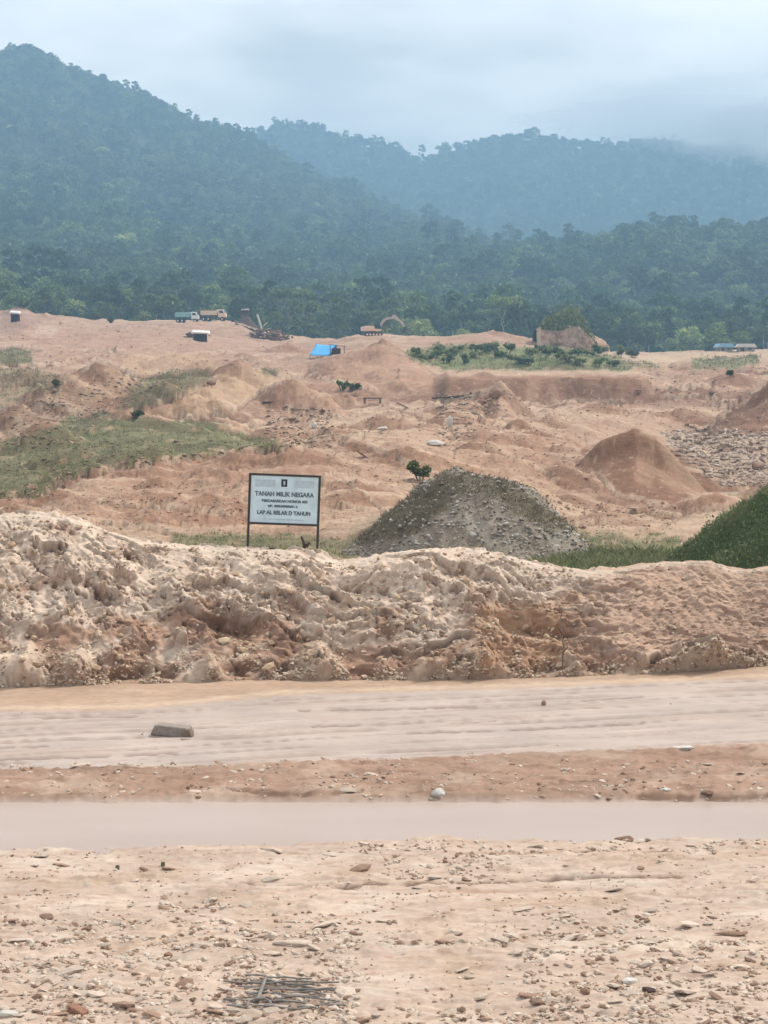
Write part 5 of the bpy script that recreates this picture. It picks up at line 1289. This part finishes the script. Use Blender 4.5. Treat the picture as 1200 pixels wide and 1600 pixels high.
# ================================================================== trucks
def truck(px0, px1, row, Y, body, cabm, name, label, tarp=False):
    k = Y/F; Lh = (px1 - px0)*k; pc_ = at((px0 + px1)/2, row, Y); z = quarry.height(pc_.x, Y)
    e = empty(name, (pc_.x, Y, z), label, 'truck', None, (0, 0, math.radians(-6)))
    s = Lh/6.2; e.scale = (s, s, s)
    b = MB(); b.box((-.1, 0, .78), (6.0, .9, .22)); b.build('chassis', M_steel, e)
    b = MB(); b.box((-1.05, 0, 1.62), (3.9, 2.1, .12)); b.build('bed_floor', body, e)
    b = MB()
    for y in (-1.05, 1.05): b.box((-1.05, y, 1.95), (3.9, .07, 1.0))
    b.box((-2.97, 0, 1.95), (.07, 2.0, 1.0)); b.box((.87, 0, 2.08), (.07, 2.0, 1.25))
    for x in (-2.6, -1.85, -1.1, -.35, .4): b.box((x, -1.10, 1.95), (.08, .05, 1.0))
    b.build('cargo_bed', body, e)
    b = MB(); b.poly([(1.15, .85), (1.15, 2.65), (1.35, 2.72), (2.35, 2.68), (2.75, 1.85), (2.9, 1.6), (2.9, .85)], -1.0, 1.0); cb = b.build('cab', cabm, e, .05)
    b = MB(); b.poly([(1.45, 1.85), (1.45, 2.45), (2.2, 2.45), (2.5, 1.85)], -1.015, -1.0); b.build('side_window', M_glass, cb)
    b = MB(); b.poly([(2.42, 2.6), (2.80, 1.86), (2.83, 1.86), (2.45, 2.6)], -.85, .85); b.build('windscreen', M_glass, cb)
    b = MB(); b.box((2.95, 0, .75), (.12, 1.95, .3)); b.build('bumper', M_steel, e)
    for x in (-2.3, -1.2, 2.1):
        for y in (-.85, .85):
            b = MB(); b.rod((x, y - .16, .5), (x, y + .16, .5), .5, .5, 14); w = b.build('wheel', M_rubber, e)
            b = MB(); b.rod((x, y - .175, .5), (x, y - .16, .5), .22, .22, 10); b.build('rim', cabm, w)
    for y in (-.7, .7):
        b = MB(); b.box((2.92, y, 1.15), (.05, .3, .2)); b.build('headlight', M_white, e)
    if tarp:
        b = MB(); b.poly([(-3.0, 2.4), (-2.8, 2.62), (.7, 2.66), (.9, 2.42)], -1.08, 1.08); b.build('tarpaulin', body, e)
    return e
truck(274, 312, 505, 408, M_teal, M_white, 'dump_truck', 'teal dump truck with white cab parked on the rim, left of the cream truck', True)
truck(314, 355, 504, 410, M_cream, M_cream, 'dump_truck', 'cream and orange dump truck parked on the rim, right of the teal truck')

# ================================================================== wooden tower, pole, debris
Y = 400; pc_ = at(383, 507, Y); z = quarry.height(pc_.x, Y); k = Y/F
e = empty('wooden_tower', (pc_.x, Y, z), 'rickety brown wooden tower with a pale roofed box on top beside the trucks', 'wooden tower')
for x, y in ((-.8, -.8), (.8, -.8), (-.8, .8), (.8, .8)):
    b = MB(); b.rod((x*1.2, y*1.2, -.5), (x*.6, y*.6, 2.5), .10, .09, 6); b.build('leg', M_wood, e)
b = MB(); b.box((0, 0, 1.0), (1.9, 1.9, .1)); b.box((0, -.8, 1.7), (1.7, .08, .12)); b.build('platform', M_wood, e)
b = MB(); b.poly([(-1.3, 0), (-.6, 1.9), (.7, 1.9), (2.0, .3), (3.0, -.6), (-1.3, -.5)], -.7, .5); b.build('plank_skirt', plain_mat('plank_brown', (.20, .13, .11), .9, 0, .35, 3), e, .05)
b = MB(); b.box((0, 0, 2.85), (1.3, 1.2, .85)); b.build('box', M_darkwood, e, .03)
b = MB(); b.poly([(-.85, 3.28), (-.75, 3.5), (.8, 3.62), (.9, 3.32)], -.8, .8); b.build('roof', M_whitesheet, e)
b = MB(); b.box((-2.2, 0, .9), (3.6, .5, .12), (0, -.35, 0)); b.build('chute', M_wood, e)
p1 = at(402, 483, 402); p2 = at(411, 507, 402)
e = empty('leaning_post', (p2.x, 402, quarry.height(p2.x, 402)), 'pale leaning post right of the wooden tower', 'post')
b = MB(); b.rod((0, 0, -.5), (-1.3, 0, 3.6), .17, .22, 8); b.build('pole', M_whitesheet, e); b = MB(); b.rod((.1, 0, 1.0), (1.0, 0, 1.9), .09, .07, 6); b.build('brace', M_whitesheet, e)
# debris heap of timber and clods
rr = random.Random(14)
h = quarry.hit(420, 530)
e = empty('timber_debris_heap', h, 'brown heap of broken timber and earth below the wooden tower', 'debris heap')
for i in range(26):
    k = h.y/F; px = rr.uniform(-26, 26); hz = rr.uniform(0, 22)*(1 - abs(px)/34); L0 = rr.uniform(8, 22)*k; a = rr.uniform(-.7, .5)
    b = MB(); b.box((px*k, rr.uniform(-1, 1), hz*k), (L0, .22, .25), (0, -a, rr.uniform(-.8, .8))); b.build('beam', M_wood if i % 3 else M_woodgrey, e)
P = np.array([(h.x + rr.gauss(0, 11)*h.y/F, h.y + rr.uniform(-1.5, 1.5), h.z + max(0, rr.gauss(3, 5))*h.y/F) for _ in range(160)])
scatter_rocks('clods', P - np.array(h), np.array([rr.uniform(.4, 1.3) for _ in P]), stone_cols(len(P), alb(120, 90, 76), alb(186, 150, 128), 3), M_stonea, e, .7, 4)
rr = random.Random(15)
h2 = quarry.hit(385, 512, 340) or h
e = empty('collapsed_scaffold', h2, 'dark sloping timber frame at the plateau edge under the wooden tower', 'timber frame')
for i in range(5):
    b = MB(); b.rod((-2.4 + i*1.1, rr.uniform(-.5, .5), .9 - i*.35), (-.6 + i*1.1, 0, .1 - i*.45), .14, .12, 6); b.build('rafter', M_darkwood, e)
b = MB(); b.box((0, 0, .55), (5.6, 1.4, .12), (0, .42, 0)); b.build('sheet', M_woodgrey, e)

# ================================================================== small roofed shelters
def shelter(px, row, wpx, hpx, Ymin, Ymax, label, roofm, rz=0.0):
    h = quarry.hit(px, row, Ymin, Ymax) or at(px, row, Ymax); k = h.y/F; w = wpx*k; hg = hpx*k
    e = empty('miners_shelter', h, label, 'shelter', None, (0, 0, rz))
    for x in (-.38, .38):
        for y in (-.6, .6):
            b = MB(); b.rod((x*w, y, -.4), (x*w, y, hg*.82), .07, .06, 6); b.build('post', M_darkwood, e)
    b = MB(); b.box((0, .55, hg*.38), (w*.7, .08, hg*.8)); b.box((-w*.36, 0, hg*.38), (.08, 1.1, hg*.75)); b.build('plank_wall', M_darkwood, e)
    b = MB(); b.box((0, 0, hg*.22), (w*.55, .8, .12)); b.build('bench', M_darkwood, e)
    b = MB(); b.poly([(-w*.55, hg*.86), (-w*.45, hg*1.0), (w*.5, hg*.92), (w*.58, hg*.80)], -1.0, 1.0); ro = b.build('roof', roofm, e); ro.rotation_euler = (.22, 0, 0)
    return e
shelter(313, 534, 26, 17, 300, 396, 'small miners shelter with pale flat roof on the slope below the trucks', M_whitesheet, .05)
shelter(24, 503, 15, 17, 340, 396, 'dark open shelter under a pale ledge on the far left mound', M_whitesheet)
h = quarry.hit(297, 528, 300, 396); k = h.y/F
e = empty('lumber_stack', h, 'low dark stack of lumber left of the shelter below the trucks', 'lumber stack')
for i in range(5):
    b = MB(); b.box((rr.uniform(-.3, .3), rr.uniform(-.3, .3), .12 + .2*i), (1.9 - .25*i, .35, .18), (0, 0, rr.uniform(-.3, .3))); b.build('beam', M_darkwood, e)

# ================================================================== blue tarp shelter
h = quarry.hit(503, 558, 255, 330) or at(503, 558, 285); k = h.y/F
e = empty('tarp_shelter', h, 'bright blue tarpaulin shelter on the tan slope left of the excavator', 'tarp shelter')
nx, ny = 14, 8; vs = []
for j in range(ny):
    for i in range(nx):
        a, c_ = i/(nx - 1), j/(ny - 1)
        x = (-19 + 31*a + 10*c_)*k; y = -1.2 + 2.4*c_; z = (1.5 + 18.5*c_ - 2.0*math.sin(a*math.pi)*c_)*k + .05*math.sin(i*2.1 + j) 
        vs.append((x, y, z))
tm = mesh_np('tarpaulin', np.array(vs), grid_faces(ny, nx), M_blue, e, smooth=True); md = tm.modifiers.new('thickness', 'SOLIDIFY'); md.thickness = .03
b = MB()
b.poly([(12*k, 1.5*k), (22*k, 19*k), (24*k, 15*k), (16*k, 1*k)], -1.2, 1.25); b.build('side_flap', plain_mat('blue_flap', (.02, .10, .30), .5), e)
for x, y, t_ in ((-18, -1.1, 3), (12, -1.1, 3), (-8, 1.2, 20), (21, 1.2, 19)):
    b = MB(); b.rod((x*k, y, -.4), (x*k, y, t_*k), .06, .05, 6); b.build('pole', M_darkwood, e)
h = quarry.hit(524, 556, 255, 330) or at(524, 556, 285)
e = empty('lean_to', h, 'small dark plank lean-to right beside the blue tarpaulin shelter', 'lean-to')
b = MB(); b.box((.1, .3, .5), (1.3, .9, .9)); b.build('crate', M_darkwood, e, .03)
b = MB(); b.box((.3, 0, 1.35), (2.6, 1.6, .08), (0, .12, 0)); b.build('roof', M_woodgrey, e)
for x in (-.7, 1.3): b = MB(); b.rod((x, -.5, -.3), (x, -.5, 1.35), .06, .05, 6); b.build('post', M_darkwood, e)

# ================================================================== excavator
Y = 336; k = Y/F; pc_ = at(583, 525, Y); z = quarry.height(pc_.x, Y)
e = empty('excavator', (pc_.x, Y, z), 'pale orange excavator with raised boom working on top of the tan mound', 'excavator', None, (0, 0, .08))
for y in (-.95, .95):
    b = MB(); b.poly([(-1.6, .15), (-1.75, .45), (-1.5, .75), (1.5, .75), (1.75, .45), (1.6, .15), (1.3, .0), (-1.3, .0)], y - .28, y + .28); t_ = b.build('track', M_steel, e, .03)
    for i in range(5):
        b = MB(); b.rod((-1.2 + i*.6, y - .31, .32), (-1.2 + i*.6, y - .285, .32), .2, .2, 10); b.build('roller', M_excav, t_)
b = MB(); b.rod((0, 0, .7), (0, 0, .95), .6, .6, 16); b.build('turntable', M_steel, e)
b = MB(); b.poly([(-2.0, .95), (-2.05, 1.7), (-1.6, 1.95), (.2, 1.9), (.2, 1.45), (1.45, 1.35), (1.45, .95)], -1.15, 1.15); b.build('house', M_excav, e, .05)
b = MB(); b.poly([(.25, 1.4), (.2, 2.35), (1.05, 2.4), (1.4, 1.9), (1.45, 1.36)], -1.15, -.35); cb = b.build('cab', M_darkwood, e, .03)
b = MB(); b.poly([(.35, 1.6), (.33, 2.22), (1.0, 2.26), (1.28, 1.85), (1.3, 1.6)], -1.17, -1.15); b.build('side_window', M_glass, cb)
b = MB(); b.poly([(-2.25, 1.0), (-2.3, 1.75), (-2.06, 1.85), (-2.06, .95)], -1.1, 1.1); b.build('counterweight', M_white, e, .04)
b = MB(); b.poly([(1.15, 1.4), (1.25, 2.1), (1.75, 3.1), (2.5, 3.55), (4.0, 3.75), (4.15, 3.4), (2.7, 3.15), (2.05, 2.7), (1.65, 1.9), (1.5, 1.3)], -.05, .35); b.build('boom', M_boom, e, .03)
b = MB(); b.poly([(3.6, 3.85), (3.85, 4.15), (4.3, 3.95), (5.6, 2.75), (6.15, 1.75), (5.9, 1.65), (5.1, 2.65), (4.0, 3.4)], 0, .3); b.build('stick', M_boom, e, .03)
b = MB(); b.rod((1.5, .15, 1.6), (2.7, .15, 3.0), .08, .06, 8); b.rod((2.9, .15, 3.75), (3.75, .15, 4.05), .07, .06, 8); b.rod((4.2, .15, 4.05), (5.5, .15, 2.95), .06, .05, 8); b.build('hydraulic_ram', M_steel, e)
b = MB(); b.poly([(5.85, 1.85), (6.25, 1.8), (6.2, 1.0), (5.9, .55), (5.4, .75), (5.45, 1.1), (5.75, 1.15)], -.25, .55); b.build('bucket', M_steel, e, .02)

# ================================================================== distant blue roofed huts
def hut(px, row, w, hg, rm, label, rz):
    h = quarry.hit(px, row, 380, 470) or at(px, row, 440); k = h.y/F
    e = empty('far_hut', h, label, 'hut', None, (0, 0, rz)); w *= k; hg *= k
    b = MB(); b.box((0, 0, hg*.3 - .2), (w*.86, 3.0, hg*.6 + .4)); wl = b.build('wall', M_wall, e)
    b = MB(); b.box((-w*.2, -1.52, hg*.25), (w*.16, .06, hg*.5)); b.build('door', M_darkwood, wl)
    b = MB(); b.box((w*.18, -1.52, hg*.35), (w*.18, .06, hg*.2)); b.build('window', M_glass, wl)
    b = MB(); b.poly([(-w*.55, hg*.55), (-w*.4, hg), (w*.4, hg), (w*.55, hg*.55)], -1.9, 1.9); b.build('roof', rm, e)
hut(1131, 555, 24, 13, M_blueroof, 'tiny far hut with a light blue roof at the right edge of the quarry', .1)
hut(1165, 553, 30, 12, M_whitesheet, 'tiny far hut with a grey white roof right of the blue roofed one', -.1)

# ================================================================== odds in the quarry
h = quarry.hit(582, 632); k = h.y/F
e = empty('trestle', h, 'low dark wooden trestle standing on the tan ground in mid quarry', 'trestle')
b = MB(); b.box((0, 0, 8*k), (30*k, .25, 2.4*k)); b.build('beam', M_wood, e)
for x in (-12, 12): b = MB(); b.box((x*k, 0, 3.5*k), (3.5*k, .3, 8*k)); b.build('leg', M_wood, e)
for px, row, L0, a, lb, mt in ((635, 640, 34, .45, 'brown plank sloping down to the right, right of the trestle', M_woodgrey), (700, 622, 50, -.08, 'dark plank at the foot of the shaded earth wall, left end', M_darkwood),
                               (570, 715, 30, .6, 'diagonal brown pole lying on the upper part of the slope', M_wood), (420, 634, 20, .02, 'thin dark plank on the brown cone shaped mound', M_darkwood), (1080, 704, 14, -.3, 'pale plank on the white rubble field', M_whitesheet)):
    h = quarry.hit(px, row)
    if h is None: continue
    k = h.y/F
    b = MB(); b.box((0, 0, 0), (L0*k, .25, 2.2*k)); o = b.build('plank', mt); o.location = h + Vector((0, 0, .8*k)); o.rotation_euler = (0, a, .1); tag(o, lb, 'plank')
for i, (px, row, w, hg, mt, lb) in enumerate([(703, 664, 12, 18, M_white_stone, 'upright white boulder in the middle of the quarry'), (680, 697, 30, 9, M_white_stone, 'long white rock on the slope above the shrub'),
        (598, 676, 16, 7, M_white_stone, 'small white slab on the crest of the middle slope'), (492, 670, 10, 10, M_white_stone, 'bright white stone beside the grassy bank end'),
        (1183, 735, 26, 20, M_stone_brown, 'brown round boulder in the rubble at the right edge'), (997, 618, 13, 8, M_stone_brown, 'small brown boulder at the right foot of the earth wall'),
        (1112, 622, 10, 8, M_stone_brown, 'small brown boulder below the recessed ledge'), (775, 624, 22, 18, M_stone_brown, 'brown boulder at the base of the pointed cone'),
        (330, 606, 14, 8, M_stone_brown, 'brown boulder at the edge of the grassy hump'), (85, 615, 8, 8, M_stone_brown, 'little brown boulder below the left olive slope')]):
    h = quarry.hit(px, row)
    if h is None: continue
    k = h.y/F; o = bpy.data.objects.new('boulder', rock_mesh('boulder', 400 + i, mt, 2, .9)); link(o); o.location = h + Vector((0, 0, .3*hg*k)); o.scale = (w*k, w*k, hg*k*1.1); tag(o, lb, 'boulder')

# ================================================================== haze and low cloud
def vol_mat(name, col, dens, aniso=0.0):
    m = bpy.data.materials.new(name); m.use_nodes = True; t = m.node_tree; t.nodes.clear()
    o = t.nodes.new('ShaderNodeOutputMaterial'); v = t.nodes.new('ShaderNodeVolumePrincipled')
    v.inputs['Color'].default_value = (*col, 1); v.inputs['Density'].default_value = dens; v.inputs['Anisotropy'].default_value = aniso
    t.links.new(v.outputs[0], o.inputs['Volume']); return m
b = MB(); b.box((0, 850, 219), (6600, 6900, 442)); hz = b.build('haze', vol_mat('haze_air', HAZE_COLOR, HAZE_DENSITY)); tag(hz, kind='stuff')
mc = vol_mat('cloud_air', (1.0, 1.0, 1.0), 0.005, 0.88)
for px, row, Y, rx, ry, rz_ in ((1215, 212, 2440, 210, 130, 34), (1070, 184, 2500, 240, 150, 20), (1330, 210, 2420, 240, 180, 44)):
    c_ = at(px, row, Y); bm = bmesh.new(); bmesh.ops.create_icosphere(bm, subdivisions=4, radius=1)
    for v in bm.verts:
        k = 1 + .12*math.sin(v.co.x*5 + px) + .1*math.sin(v.co.y*7) ; v.co = Vector((v.co.x*rx*k, v.co.y*ry, v.co.z*rz_*k))
    me = bpy.data.meshes.new('low_cloud'); bm.to_mesh(me); bm.free(); me.materials.append(mc)
    o = bpy.data.objects.new('low_cloud', me); link(o); o.location = c_; tag(o, kind='stuff')
